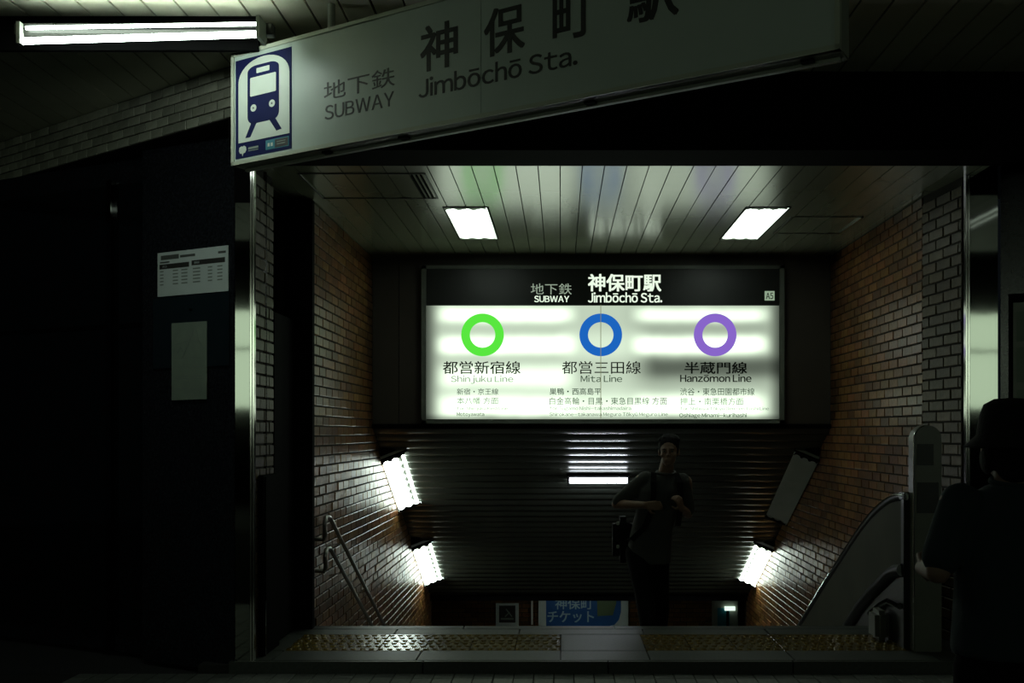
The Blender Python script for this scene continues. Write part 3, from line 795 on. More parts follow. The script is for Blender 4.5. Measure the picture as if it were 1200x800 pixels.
# ---- columns at the mouth ----
def column(name, x0, x1, y0, y1, label, inner_right):
    t = thing(name, ((x0+x1)/2, (y0+y1)/2, 0), label, 'column')
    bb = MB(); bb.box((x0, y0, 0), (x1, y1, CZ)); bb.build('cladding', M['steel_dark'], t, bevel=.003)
    xe = x1 if inner_right else x0
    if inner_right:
        bb = MB(); bb.box((x0-.003, y0-.006, CZ-.27), (x1+.002, y0-.001, CZ)); bb.build('collar', M['black_paint'], t)  # added black plate, hides the tube's mirror image at the column top
    for q in (0, 1):
        s = 1 if inner_right else -1
        xc = xe+s*(.006+.016*q)
        bb = MB(); bb.box((xc-.005, y0-.004, 0), (xc+.005, y0+.03, CZ)); bb.build('edge_strip', mat('strip_steel', (.30,.30,.28), .12, 1.0), t)
    return t
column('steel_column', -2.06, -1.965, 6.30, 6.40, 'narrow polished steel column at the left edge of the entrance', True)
column('steel_column', 2.735, 2.925, 6.66, 6.78, 'polished steel column at the right edge of the entrance, reflecting a lamp', False)
# black panels in the left recess
t = thing('gate_housing', (-1.92, 7.3, FZ), 'tall black steel housing in the recess left of the stairs', 'panel')
bb = MB(); bb.box((-2.0, 7.32, FZ), (-1.826, 7.392, CZ-.01)); bb.build('body', M['black_paint'], t, bevel=.003)
bb = MB(); bb.box((-1.985, 7.31, FZ+.1), (-1.84, 7.32, CZ-.1)); bb.build('door', M['black_paint'], t)
t = thing('low_cabinet', (-2.02, 7.0, FZ), 'lower black cabinet behind the left column, beside the tall black housing', 'cabinet')
bb = MB(); bb.box((-2.14, 6.79, FZ), (-1.952, 7.30, H+.82)); bb.build('body', M['black_paint'], t, bevel=.003)
bb = MB(); bb.box((-2.12, 6.782, FZ+.05), (-1.97, 6.79, H+.78)); bb.build('door', M['black_paint'], t)
t = thing('black_skirting_box', (-1.94, 6.58, FZ), 'waist-high black steel box against the left brick reveal', 'box')
bb = MB(); bb.box((-1.95, 6.42, FZ), (-1.915, 6.78, H-.28)); bb.build('body', M['black_paint'], t, bevel=.003)
bb = MB(); bb.box((-1.914, 6.44, FZ), (-1.908, 6.455, H-.29)); bb.build('edge_strip', M['steel_dark'], t)

# ---- notices on the left pilaster ----
def FP(tt_, z, off): return po+pd*tt_+pn*off+Vector((0,0,z+H))
def tpos(px):
    a = (px-657)/F; return (a*po.y-po.x)/(pd.x-a*pd.y)
def zpos(px, py): return (506-py)/F*(po.y+pd.y*tpos(px))
def fquad(pxl, pxr, ytl, ybl, ytr, ybr, off, th, m, name, par):
    a, c = tpos(pxl), tpos(pxr)
    pts = [FP(a, zpos(pxl, ytl), off), FP(c, zpos(pxr, ytr), off), FP(c, zpos(pxr, ybr), off), FP(a, zpos(pxl, ybl), off)]
    bb = MB(); bb.prism(pts, pn*th); return bb.build(name, M[m], par)
bd = tag(fquad(181, 270, 350, 432, 342, 428, 0.001, .012, 'stone_blue', 'dark_board', None), 'dark blue board on the black pilaster, between the two notices', 'board')
nt_ = thing('timetable_notice', FP(tpos(227), zpos(227, 345), 0), 'white printed timetable notice with black bars on the dark left pilaster', 'notice')
fquad(186, 268.5, 297, 348, 287.5, 341, .004, .006, 'paper', 'sheet', nt_)
def line_(xa, xb, v0, v1, m, name='printed_line'):
    # v: fraction from top to bottom of the sheet
    def yy(x, v):
        f = (x-186)/82.5; yt = 297+(287.5-297)*f; yb = 348+(341-348)*f; return yt+(yb-yt)*v
    fquad(xa, xb, yy(xa, v0), yy(xa, v1), yy(xb, v0), yy(xb, v1), .0102, .0008, m, name, nt_)
line_(190, 211, .07, .17, 'ink_soft'); line_(212.5, 230, .10, .155, 'ink_soft'); line_(257, 266, .11, .16, 'ink_soft')
line_(189, 200, .21, .245, 'ink_soft')
line_(188.5, 223, .27, .38, 'ink', 'header_bar'); line_(226, 265, .25, .36, 'ink', 'header_bar')
line_(192, 197, .30, .35, 'paper'); line_(229, 235, .28, .33, 'paper')
for k in range(5):
    v = .42+.075*k
    for (a, c) in ((189, 193), (204, 210), (214, 221), (227.5, 236), (245, 250), (256, 262)):
        line_(a, c, v, v+.028, 'ink_faint')
ml = thing('paper_map', FP(tpos(224), zpos(224, 468), 0), 'tall faded paper map sheet below the timetable notice', 'notice')
fquad(203.5, 244.5, 379, 469, 376.5, 467.5, .0145, .003, 'paper_green', 'sheet', ml)
def mline(pts, w=.004):
    bb = MB(); q = [FP(tpos(x), zpos(x, y), .0180) for x, y in pts]
    for a, c in zip(q[:-1], q[1:]):
        dv = (c-a); sd = dv.cross(pn).normalized()*w/2
        bb.prism([a-sd, c-sd, c+sd, a+sd], pn*.0006)
    bb.build('drawn_line', M['ink_faint'], ml)
mline([(216,419),(221,408),(226,396),(229,386)], .006); mline([(208,404),(216,402),(226,398),(238,402)]); mline([(232,384),(235,398),(240,408)])
mline([(210,414),(214,407),(219,416)]); mline([(208,420),(226,419),(240,418)], .003)
for y in (430, 441, 444, 456): mline([(209,y),(222,y-.3)], .006); mline([(225,y),(240,y-.6)], .006)
bb = MB(); c = FP(tpos(226), zpos(226, 363), .014); bb.tube([c, c+pn*.012], .008, 10); tag(bb.build('board_knob', M['black_paint']), 'small black knob on the dark blue board above the paper map', 'knob')
# mullions of the dark shopfront
def qp(px):
    a = (px-657)/F; return (a*q0.y-q0.x)/(pd.x-a*pd.y)
q0 = po+pd*.80-pn*.12
sf = thing('shopfront', q0+pd*1.5, 'dark glazed shopfront with a thin steel mullion at far left', 'shopfront')
for i, px in enumerate((-30, 135.5)):
    tt_ = qp(px); a = q0+pd*tt_; bb = MB(); bb.obox((a.x, a.y, 0), pd*.05, pn*.04, (0,0,H+1.75)); bb.build('mullion', M['steel_dark'], sf, bevel=.003)
for t0_, t1_ in ((qp(131), .02), (qp(-34), qp(141)), (4.2, qp(-25))):
    lo, hi = min(t0_, t1_), max(t0_, t1_)
    a = q0+pd*lo; bb = MB(); bb.obox((a.x, a.y, .12)+Vector((0,0,0)) if False else Vector((a.x, a.y, .12)), pd*(hi-lo), pn*.012, (0,0,H+1.6)); bb.build('pane', M['glass_dark'], sf)
a = q0; bb = MB(); bb.obox((a.x, a.y, H+.72), pd*4.0, pn*.02, (0,0,.03)); bb.build('transom', M['black_paint'], sf)
a = q0+pd*.03; bb = MB(); bb.obox((a.x, a.y, 0), pd*.02, pn*.05, (0,0,H+1.0)); bb.build('door_edge', M['steel_dark'], sf)

# ---- right edge: notice case, poster on the column, dim fitting ----
nc = thing('notice_case', ro+rd*.3+Vector((0,0,H)), 'dim framed notice case on the dark wall at the right edge', 'notice board')
def RQ(t0, t1, z0, z1, off, th, m, name, par):
    a = ro+rd*t0+rn*off; bb = MB(); bb.obox((a.x, a.y, H+z0), rd*(t1-t0), rn*th, (0,0,z1-z0)); return bb.build(name, M[m], par)
RQ(.05, .85, -.05, .92, 0, .03, 'black_paint', 'frame', nc)
RQ(.08, .82, .0, .86, .031, .004, 'frame_grey', 'backboard', nc)
for (a, c, z0_, z1_) in ((.10,.4,.60,.80), (.10,.4,.33,.56), (.10,.4,.05,.28), (.45,.78,.4,.8), (.45,.78,.05,.35)):
    RQ(a, c, z0_, z1_, .036, .002, 'paper_green', 'paper_sheet', nc)
fx = thing('wall_fitting', ro+rd*.18+rn*.2+Vector((0,0,H+1.5)), 'dim rounded fitting with a pale tip high at the right edge', 'fitting')
c = ro+rd*.14+rn*.14
bb = MB(); bb.tube([(c.x,c.y,H+2.12),(c.x,c.y,H+2.06),(c.x+.01,c.y,H+1.9),(c.x+.03,c.y-.02,H+1.8)], [.05,.09,.10,.06], 14); bb.build('housing', M['black_paint'], fx, smooth=True)
c2 = c+Vector((.04, -.03, 0)); bb = MB(); bb.tube([(c2.x,c2.y,H+1.8),(c2.x,c2.y,H+1.52)], .012, 8); bb.build('stem', M['black_paint'], fx)
bb = MB(); bb.tube([(c2.x-.03,c2.y,H+1.49),(c2.x+.06,c2.y-.02,H+1.52)], .022, 8); bb.build('tip', M['frame_grey'], fx, smooth=True)
bb = MB(); bb.tube([(c.x,c.y,H+2.1),(c.x,c.y,H+2.2)], .03, 8); bb.build('bracket', M['black_paint'], fx)
# ---- handrails on the left stair wall ----
def handrail(zoff, d_s, label):
    X = XL+.085; zs = FZ+zoff
    path = [(XL+.0, d_s, zs-.16), (X-.02, d_s, zs-.165), (X, d_s-.03, zs-.13), (X, d_s-.045, zs-.05), (X, d_s-.01, zs), (X, d_s+.03, zs+.002), (X, d_s+.12, zs-.01), (X, d_s+.16, zs-.03)]
    d = d_s+.16; z = zs-.03
    path += [(X, d+k*.6, z-k*.6*SL) for k in range(1, 10)]
    t = thing('handrail', (X, d_s, zs-.2), label, 'handrail', 'handrails on the left stair wall')
    bb = MB(); bb.tube(path, .016, 12); bb.build('rail', mat('rail_steel', (.30,.30,.27), .32, 1.0), t, smooth=True)
    for k in range(1, 6):
        dd = d+k*1.0-.7; zz = z-(k*1.0-.7)*SL
        bb = MB(); bb.tube([(X, dd, zz-.012), (X, dd, zz-.05), (XL-.005, dd, zz-.07)], .007, 8); bb.build('bracket', M['chrome'], t)
handrail(.81, 7.45, 'upper steel handrail descending along the left brick wall')
handrail(.57, 7.47, 'lower steel handrail below the upper one on the left brick wall')

# ---- balustrade on the right ----
BX = 2.30
bl = thing('balustrade', (BX, 7.5, FZ), 'curved grey balustrade with black handrail going down right of the stairs', 'balustrade')
hr = [(6.66, -.435), (6.8, -.44), (6.95, -.465), (7.1, -.51), (7.25, -.565), (7.39, -.62), (7.6, -.72), (7.83, -.845), (8.2, -1.055), (8.71, -1.345), (9.69, -1.92), (11, -2.68), (13, -3.84), (14.0, -4.30)]
lo = [(6.66, -.875), (6.85, -.91), (7.04, -1.0), (7.3, -1.12), (7.58, -1.27), (8.08, -1.60), (9, -2.13), (11, -3.29), (13, -4.45), (14.0, -4.90)]
def poly(c, d):
    for (a, e), (g, h_) in zip(c[:-1], c[1:]):
        if a <= d <= g: return e+(h_-e)*(d-a)/(g-a)
    return c[-1][1]
ds = [6.66+.08*k for k in range(18)]+[8.2+.4*k for k in range(15)]
bb = MB(); pts = [V(BX, d, poly(hr, d)-.03) for d in ds]+[V(BX, d, poly(lo, d)) for d in ds[::-1]]
for i in range(len(ds)-1):
    a0, a1 = ds[i], ds[i+1]
    q = [V(BX, a0, poly(hr, a0)-.03), V(BX, a1, poly(hr, a1)-.03), V(BX, a1, poly(lo, a1)), V(BX, a0, poly(lo, a0))]
    bb.add(q+[p+Vector((.05,0,0)) for p in q], [(0,1,2,3), (7,6,5,4)]+([(0,3,7,4)] if i == 0 else []))
bb.build('side_panel', M['panel_grey'], bl)
bb = MB()
for i in range(len(ds)-1):
    a0, a1 = ds[i], ds[i+1]
    q = [V(BX, a0, poly(lo, a0)-.1), V(BX, a1, poly(lo, a1)-.1), V(BX, a1, stair_z(a1)-H-.2), V(BX, a0, stair_z(a0)-H-.0)]
    bb.add(q+[p+Vector((.05,0,0)) for p in q], [(0,1,2,3), (7,6,5,4)]+([(0,3,7,4)] if i == 0 else []))
bb.build('skirt_panel', M['skirt'], bl)
bb = MB(); bb.tube([V(BX+.025, d, z) for d, z in [(6.66, -.435)]+[(d, poly(hr, d)) for d in ds[1:]]], .034, 12); bb.build('handrail', M['rubber'], bl, smooth=True)
bb = MB(); bb.tube([V(BX-.012, d, poly(hr, d)+.012) for d in ds], .006, 8); bb.build('bright_edge', M['chrome'], bl, smooth=True)
bb = MB(); bb.tube([V(BX-.01, d, poly(lo, d)-.05) for d in ds], .045, 12); bb.build('lower_rail', M['rubber'], bl, smooth=True)
bb = MB(); bb.box((BX-.012, 6.64, FZ), (BX+.06, 6.70, H-.42)); bb.build('end_post', M['rubber'], bl, bevel=.004)
bb = MB(); bb.box((BX-.016, 6.632, H-.455), (BX+.02, 6.74, H-.405)); bb.build('end_cap', M['chrome'], bl, bevel=.006)
bb = MB(); bb.tube([V(BX-.03, 6.66, -1.165), V(BX-.03, 6.9, -1.17), V(BX-.03, 7.05, -1.22), V(BX-.03, 7.3, -1.33)], .022, 10); bb.build('foot_rail', M['steel_dark'], bl, smooth=True)
bb = MB(); bb.box((BX-.12, 6.88, FZ), (BX-.02, 7.08, H-1.24)); bb.build('foot_housing', M['post'], bl, bevel=.03)

# ---- post with round top ----
PSX = .02
ps = thing('entrance_post', (2.40, 6.62, FZ), 'grey rounded post with small black display beside the balustrade', 'post')
pxw = .092; ptop = H+.045; pts = []
for k in range(13):
    an = math.pi*k/12; pts.append((2.42+pxw*math.cos(an), 6.56, ptop-pxw+pxw*math.sin(an)))
pts += [(2.42-pxw, 6.56, FZ), (2.42+pxw, 6.56, FZ)]
bb = MB(); bb.prism(pts, (0,.11,0)); bb.build('body', M['post'], ps, bevel=.006)
def pz(py): return (506-py)/F*6.555+H
def pxx(px): return (px-657)/F*6.555
bb = MB(); bb.box((pxx(1075), 6.553, pz(545)), (pxx(1094), 6.561, pz(520))); bb.build('display', M['post_black'], ps)
bb = MB(); bb.box((pxx(1075), 6.553, pz(601)), (pxx(1100), 6.561, pz(565))); bb.build('sensor_window', M['post_black'], ps)
bb = MB(); arc = [(2.42-pxw*math.cos(math.pi*k/12)-.001, 6.562, ptop-pxw+pxw*math.sin(math.pi*k/12)+.001) for k in range(6)]
bb.tube([(2.42-pxw-.001, 6.562, pz(700)), (2.42-pxw-.001, 6.562, pz(600))]+arc, .005, 8); bb.build('edge_trim', M['chrome'], ps, smooth=True)

# ---- ceiling hatches ----
def hatch(x0, x1, y0, y1, label, grille):
    t = thing('ceiling_hatch', ((x0+x1)/2, (y0+y1)/2, CZ-.004), label, 'hatch')
    bb = MB(); w_ = .011; z = (CZ-.006, CZ-.0015)
    bb.box((x0, y0, z[0]), (x1, y0+w_, z[1])); bb.box((x0, y1-w_, z[0]), (x1, y1, z[1])); bb.box((x0, y0, z[0]), (x0+w_, y1, z[1])); bb.box((x1-w_, y0, z[0]), (x1, y1, z[1]))
    bb.build('frame', M['skirt'], t)
    if grille:
        for k in range(3):
            xx = x1-.10+.03*k; bb = MB(); bb.box((xx, y0+.03, CZ-.012), (xx+.01, y1-.03, CZ-.002)); bb.build('grille_bar', M['black_paint'], t)
    else:
        bb = MB(); bb.box((x1-.02, y0+.02, CZ-.014), (x1-.006, y1-.02, CZ-.004)); bb.build('hinge_strip', M['chrome'], t)
hatch(-1.75, -.90, 6.62, 7.33, 'long dark-edged hatch with end grille at left of the plank ceiling', True)
hatch(1.84, 2.42, 7.95, 8.62, 'dark-edged hatch with bright hinge strip at right of the plank ceiling', False)

# ---- things on the landing wall ----
LD = DW-.0; ls = F/LD
def LX(px): return (px-657)/ls
def LZz(py): return (506-py)/ls+H
pb = thing('ticket_poster', (LX(684), LD, LZz(745)), 'blue poster with pale lettering on the wall below the stairs', 'poster')
bb = MB(); bb.box((LX(631), LD-.05, LZz(748)), (LX(736), LD+.006, LZz(684))); bb.build('board', M['paper'], pb)
bb = MB(); bb.prism([Vector((LX(x), LD-.052, LZz(y))) for x, y in ((640,688),(727.5,688),(727.5,716),(725,725),(720,731),(710,733.5),(640,733.5))], (0,-.003,0)); bb.build('blue_field', M['poster_blue'], pb)
bb = MB(); bb.prism([Vector((LX(x), LD-.0555, LZz(y))) for x, y in ((699,690),(722,690),(722,706),(718,720),(700,721))], (0,-.002,0)); bb.build('olive_patch', M['poster_yellow'], pb)
text('チケット', (0, LD-.056, H), (1,0,0), (0,0,1), (LX(641.5), LX(696), LZz(728.5)-H, LZz(715)-H), M['poster_text'], pb, bold=.03)
text('神保町', (0, LD-.056, H), (1,0,0), (0,0,1), (LX(650.5), LX(694.5), LZz(713)-H, LZz(700)-H), M['poster_text'], pb, bold=.02)
ns = thing('no_smoking_sign', (LX(594), LD, LZz(740)), 'small pale framed dark smoking sign left of the blue poster', 'sign')
bb = MB(); bb.box((LX(581), LD-.02, LZz(736)), (LX(608), LD+.006, LZz(706.5))); bb.build('board', M['paper'], ns)
bb = MB(); bb.box((LX(585), LD-.024, LZz(729)), (LX(604), LD-.02, LZz(709))); bb.build('dark_field', M['ink'], ns)
bb = MB(); bb.box((LX(587), LD-.027, LZz(725.5)), (LX(602), LD-.024, LZz(723.5))); bb.build('cigarette_mark', M['paper_green'], ns)
bb = MB(); bb.tube([(LX(592), LD-.026, LZz(722)), (LX(597), LD-.026, LZz(717)), (LX(593), LD-.026, LZz(713)), (LX(600), LD-.026, LZz(722))], .01, 6); bb.build('smoke_mark', M['paper_green'], ns)
bb = MB(); bb.box((LX(622.6), LD-.05, LZz(731)), (LX(624.6), LD-.02, LZz(690))); tag(bb.build('thin_rod', M['white_enamel']), 'thin pale upright rod between the smoking sign and the blue poster', 'rod')
dc = thing('far_passage_box', (LX(848), LD, LZz(740)), 'small dim greenish box standing in for a lit far passage at lower right of the stairs', 'opening')
bb = MB(); bb.box((LX(834), LD-.25, LZz(745)), (LX(862), LD+.0, LZz(695))); bb.build('case', M['frame_grey'], dc, bevel=.01)  # added box with teal front, stands in for a lit far passage
bb = MB(); bb.box((LX(838), LD-.262, LZz(742)), (LX(852), LD-.25, LZz(709))); bb.build('window', M['teal'], dc)
bb = MB(); bb.box((LX(846), LD-.30, LZz(711.5)), (LX(858), LD-.25, LZz(707))); bb.build('top_light', emis('passage_light', (.8,1,.85), 1.1), dc)
bb = MB(); bb.box((LX(848), LD-.268, LZz(742)), (LX(851), LD-.262, LZz(712))); bb.build('divider', M['black_paint'], dc)

# ---- across the street: the lamp and windows the steel columns mirror ----
lamp('canopy_tray_lamp', (4.36, 3.2, KZ-.004), (0,1,0), (1,0,0), 1.25, .22, 'tube_side', 'tray', 'twin-tube lamp under the canopy at far right, mirrored in the steel column', 'lamp', None, depth=.03, ntube=2, cap_m='tray')
for x0, x1, lab in ((-7.5, -6.2, 'lit shop window across the street, behind and left of the viewer'), (8.85, 9.95, 'lit shop window across the street, behind and right of the viewer')):
    t = thing('shop_window', ((x0+x1)/2, -8.9, 1.77), lab, 'shop window', 'lit shop windows across the street')
    bb = MB(); bb.box((x0, -8.98, 2.05), (x1, -8.94, 4.15)); bb.build('pane', M['shop_glow'], t)
    bb = MB()
    for (a, c, e_, g_) in ((x0-.08, x0, 1.77, 4.33), (x1, x1+.08, 1.77, 4.33), (x0, x1, 1.77, 1.85), (x0, x1, 4.25, 4.33), (x0, x1, 3.3, 3.36)):
        bb.box((a, -8.99, e_), (c, -8.88, g_))
    bb.build('frame', M['black_paint'], t)

# ================================================================== PEOPLE
class Soup:
    def __init__(s): s.b = MB()
    def ell(s, c, r, rot=None, nu=18, nv=12):
        c = Vector(c); R = rot.to_matrix() if rot else Matrix.Identity(3); vs = []; fs = []
        for j in range(1, nv):
            ph = math.pi*j/nv
            for i in range(nu):
                th = 2*math.pi*i/nu
                vs.append(c+R @ Vector((r[0]*math.sin(ph)*math.cos(th), r[1]*math.sin(ph)*math.sin(th), r[2]*math.cos(ph))))
        top = len(vs); vs.append(c+R @ Vector((0,0,r[2]))); bot = len(vs); vs.append(c-R @ Vector((0,0,r[2])))
        for j in range(nv-2):
            for i in range(nu): fs.append((j*nu+i, (j+1)*nu+i, (j+1)*nu+(i+1) % nu, j*nu+(i+1) % nu))
        for i in range(nu): fs.append((top, i, (i+1) % nu)); fs.append((bot, (nv-2)*nu+(i+1) % nu, (nv-2)*nu+i))
        s.b.add(vs, fs); return s
    def cap(s, p0, p1, r0, r1, n=14):
        p0, p1 = Vector(p0), Vector(p1); d = (p1-p0); L = d.length; d.normalize()
        path = []; rr_ = []
        for k in range(4): a = math.pi/2*k/4; path.append(p0-d*r0*math.cos(a)); rr_.append(max(r0*math.sin(a), .0008))
        path.append(p0); rr_.append(r0); path.append(p0.lerp(p1,.5)); rr_.append((r0+r1)/2); path.append(p1); rr_.append(r1)
        for k in range(1, 5): a = math.pi/2*k/4; path.append(p1+d*r1*math.sin(a)); rr_.append(max(r1*math.cos(a), .0008))
        s.b.tube(path, rr_, n); return s
    def chain(s, pts, rads):
        for a, c, p, q in zip(pts[:-1], pts[1:], rads[:-1], rads[1:]): s.cap(a, c, p, q)
        return s
    def loft(s, rings, n=24, ang=0.0):      # rings: (centre, rx, ry)
        vs = []; fs = []; ca, sa = math.cos(ang), math.sin(ang)
        for c, rx, ry in rings:
            c = Vector(c)
            for i in range(n):
                t_ = 2*math.pi*i/n; x = rx*math.copysign(abs(math.cos(t_))**.85, math.cos(t_)); y = ry*math.copysign(abs(math.sin(t_))**.85, math.sin(t_))
                vs.append(c+Vector((x*ca-y*sa, x*sa+y*ca, 0)))
        for j in range(len(rings)-1):
            for i in range(n): fs.append((j*n+i, j*n+(i+1) % n, (j+1)*n+(i+1) % n, (j+1)*n+i))
        fs.append(tuple(range(n-1, -1, -1))); fs.append(tuple((len(rings)-1)*n+i for i in range(n)))
        s.b.add(vs, fs); return s
    def done(s, name, m, parent, vox=.012, smooth=4):
        me = bpy.data.meshes.new('tmp'); me.from_pydata(s.b.v, [], s.b.f)
        bm = bmesh.new(); bm.from_mesh(me); bmesh.ops.recalc_face_normals(bm, faces=bm.faces); bm.to_mesh(me); bm.free()
        t = bpy.data.objects.new('tmp', me); COL.objects.link(t)
        r = t.modifiers.new('r', 'REMESH'); r.mode = 'VOXEL'; r.voxel_size = vox; r.use_smooth_shade = True
        sm = t.modifiers.new('s', 'SMOOTH'); sm.iterations = smooth; sm.factor = .5
        dg = bpy.context.evaluated_depsgraph_get(); out = bpy.data.meshes.new_from_object(t.evaluated_get(dg))
        bpy.data.objects.remove(t); bpy.data.meshes.remove(me)
        b2 = MB(); b2.v = [tuple(v.co) for v in out.vertices]; b2.f = [tuple(p.vertices) for p in out.polygons]; b2.r = [0]*len(b2.f)
        bpy.data.meshes.remove(out)
        ob = b2.build(name, m, parent); ob.data.polygons.foreach_set('use_smooth', [True]*len(ob.data.polygons))
        return ob
def head(s, c, fwd, tilt=0.0, k=1.0):
    """skull, jaw, nose, lips, ears, brow; fwd = unit vector the face looks along"""
    c = Vector(c); f = Vector(fwd).normalized(); r = Vector((0,0,1)).cross(f).normalized(); up = Vector((0,0,1))
    R = Matrix((r, f, up)).transposed(); q = R.to_quaternion()
    P = lambda x, y, z: c+(r*x+f*y+up*z)*k
    s.ell(P(0,-.012,.022), (.074*k,.094*k,.094*k), q); s.ell(P(0,.022,-.05), (.056*k,.062*k,.066*k), q)
    s.ell(P(0,.052,-.092), (.027*k,.024*k,.02*k), q)
    s.ell(P(0,.072,.028), (.05*k,.016*k,.012*k), q)                                   # brow
    s.cap(P(0,.082,.02), P(0,.106,-.018), .0085*k, .013*k); s.ell(P(0,.098,-.024), (.018*k,.012*k,.009*k), q)
    s.ell(P(0,.082,-.054), (.025*k,.011*k,.0065*k), q); s.ell(P(0,.080,-.066), (.021*k,.011*k,.0075*k), q)
    for g_ in (-1, 1):
        s.ell(P(.078*g_,-.012,-.01), (.010*k,.018*k,.032*k), q); s.ell(P(.044*g_,.05,-.022), (.022*k,.02*k,.02*k), q)
    return P, q
def hand(s, w, d, palm_n, size=1.0, curl=.9, thumb_side=1):
    """w wrist, d direction of the palm, palm_n normal of the palm (fingers curl towards it)"""
    w, d, pn_ = Vector(w), Vector(d).normalized(), Vector(palm_n).normalized(); sd = d.cross(pn_).normalized()*thumb_side
    for k in range(4):
        s.cap(w+d*.01+sd*(.022-.0145*k)*size*.7, w+d*.085*size+sd*(.030-.02*k)*size, .016*size, .0125*size)
    lens = (.068, .076, .070, .055)
    for k in range(4):
        p = w+d*.088*size+sd*(.031-.0205*k)*size; a = 0.0; cur = p; dirv = d.copy()
        for j, fr in enumerate((.45, .32, .23)):
            a = curl*(.55+.15*k*.3)*(j+1)*.75
            dv = (d*math.cos(a)+pn_*math.sin(a)).normalized(); nx = cur+dv*lens[k]*fr*size
            s.cap(cur, nx, .0092*size-.0008*j, .0088*size-.0008*j, 8); cur = nx
    p = w+d*.028*size+sd*.030*size; m1 = p+(d*.6+sd*.8+pn_*.35).normalized()*.040*size; m2 = m1+(d*.85+sd*.15+pn_*.6).normalized()*.032*size
    s.cap(p, m1, .013*size, .011*size, 8); s.cap(m1, m2, .0105*size, .009*size, 8)

# man walking up the stairs
mn = thing('person', (.70, 7.95, FZ-RISE*2), 'man in grey shirt with dark strap climbing the stairs, one arm across chest', 'person')
hc = V(.862, 7.93, -.155); fw = Vector((-.18, -1, -.08)).normalized()
ShR, ElR, WrR = V(.655, 8.03, -.385), V(.455, 8.10, -.585), V(.665, 7.83, -.575)
ShL, ElL, WrL = V(1.005, 8.00, -.40), V(1.035, 8.10, -.665), V(.955, 7.86, -.60)
HpR, KnR, AnR = V(.625, 8.05, -.98), V(.665, 7.86, -1.30), V(.68, 7.70, -1.53)
HpL, KnL, AnL = V(.775, 8.07, -.98), V(.80, 8.02, -1.42), V(.79, 8.22, -1.85)
s = Soup(); PF, hq = head(s, hc, fw)
s.cap(V(.855, 7.97, -.24), V(.84, 8.02, -.36), .055, .062)
s.loft([(V(.71,8.06,-1.05),.13,.10),(V(.71,8.06,-.95),.165,.115),(V(.735,8.06,-.80),.15,.105),(V(.78,8.04,-.62),.16,.112),(V(.82,8.03,-.46),.175,.11),(V(.835,8.02,-.37),.12,.085),(V(.84,8.02,-.33),.06,.06)])
s.chain([ShR, ElR, WrR], [.052, .04, .028]); s.chain([ShL, ElL, WrL], [.052, .04, .028])
s.chain([HpR, KnR, AnR], [.085, .056, .04]); s.chain([HpL, KnL, AnL], [.085, .056, .04])
s.cap(AnR+Vector((0,.03,-.045)), AnR+Vector((-.02,-.15,-.06)), .032, .024); s.cap(AnL+Vector((0,.03,-.045)), AnL+Vector((-.02,-.15,-.06)), .032, .024)
hand(s, WrR, (1,-.25,-.02), (0,1,0), .95, .9, -1); hand(s, WrL, (-.3,-.6,.75), (-.6,.6,0), .95, 1.2, 1)
s.done('body', M['skin'], mn, .0075, 3)
s = Soup()
s.loft([(V(.715,8.06,-1.06),.178,.135),(V(.72,8.06,-.92),.178,.135),(V(.74,8.05,-.78),.168,.128),(V(.785,8.03,-.62),.175,.13),(V(.825,8.02,-.47),.19,.128),(V(.838,8.02,-.375),.135,.098),(V(.842,8.02,-.335),.082,.078)], ang=.12)
s.chain([ShR+Vector((.03,0,.0)), ElR.lerp(ShR,.12)], [.072, .062]); s.chain([ShL+Vector((-.03,0,0)), ElL.lerp(ShL,.15)], [.072, .062])
s.done('shirt', M['shirt_grey'], mn, .011, 3)
bb = MB(); cc = V(.846, 8.0, -.325)
bb.tube([cc+Vector((.075*math.cos(a), .07*math.sin(a)*1.0, .012*math.sin(a))) for a in [2*math.pi*k/20 for k in range(20)]], .012, 8, closed=True); bb.build('collar', M['shirt_grey'], mn, smooth=True)
s = Soup()
s.loft([(V(.705,8.06,-1.10),.165,.122),(V(.71,8.06,-.96),.170,.125)]); s.chain([HpR, KnR, AnR+Vector((0,0,.02))], [.105,.078,.066]); s.chain([HpL, KnL, AnL+Vector((0,0,.02))], [.105,.078,.066])
s.done('trousers', M['trousers'], mn, .014, 3)
for A in (AnR, AnL):
    s = Soup(); s.cap(A+Vector((0,.045,-.045)), A+Vector((-.01,-.16,-.056)), .04, .03); s.cap(A+Vector((0,.03,0)), A+Vector((0,.04,-.04)), .045, .045)
    s.done('shoe', M['leather'], mn, .009, 2)
s = Soup(); s.ell(PF(0,-.026,.05), (.086,.096,.086), hq)
for k in range(26):
    a = random.uniform(0, 2*math.pi); rr0 = random.uniform(.2, 1)
    s.ell(PF(.075*rr0*math.cos(a), -.03+.07*rr0*math.sin(a), .055+.07*math.sqrt(max(0, 1-rr0*rr0*.8))), (.022,.022,.018))
for g_ in (-1, 1): s.ell(PF(.066*g_, -.02, .01), (.016,.045,.04), hq)
s.ell(PF(0,-.075,.0), (.06,.035,.06), hq)
s.done('hair', M['hair'], mn, .008, 1)
for g_ in (-1, 1):
    s = Soup(); s.ell(PF(.031*g_, .0715, .008), (.0125,.008,.0075), hq); o_ = s.b.build('eye', M['white_eye'], mn, smooth=True)
    s = Soup(); s.ell(PF(.031*g_, .078, .008), (.0055,.003,.0055), hq); s.b.build('pupil', M['ink_black'], mn, smooth=True)
    s = Soup(); s.ell(PF(.032*g_, .081, .026), (.018,.005,.0035), hq); s.b.build('eyebrow', M['hair'], mn, smooth=True)
bg = thing('shoulder_bag', (.47, 8.12, H-1.05), 'black bag with straps worn by the man on the stairs', 'bag')
bb = MB(); bb.box((.43,8.16,H-1.08), (.60,8.40,H-.70)); bb.build('body', M['bag'], bg, bevel=.06)
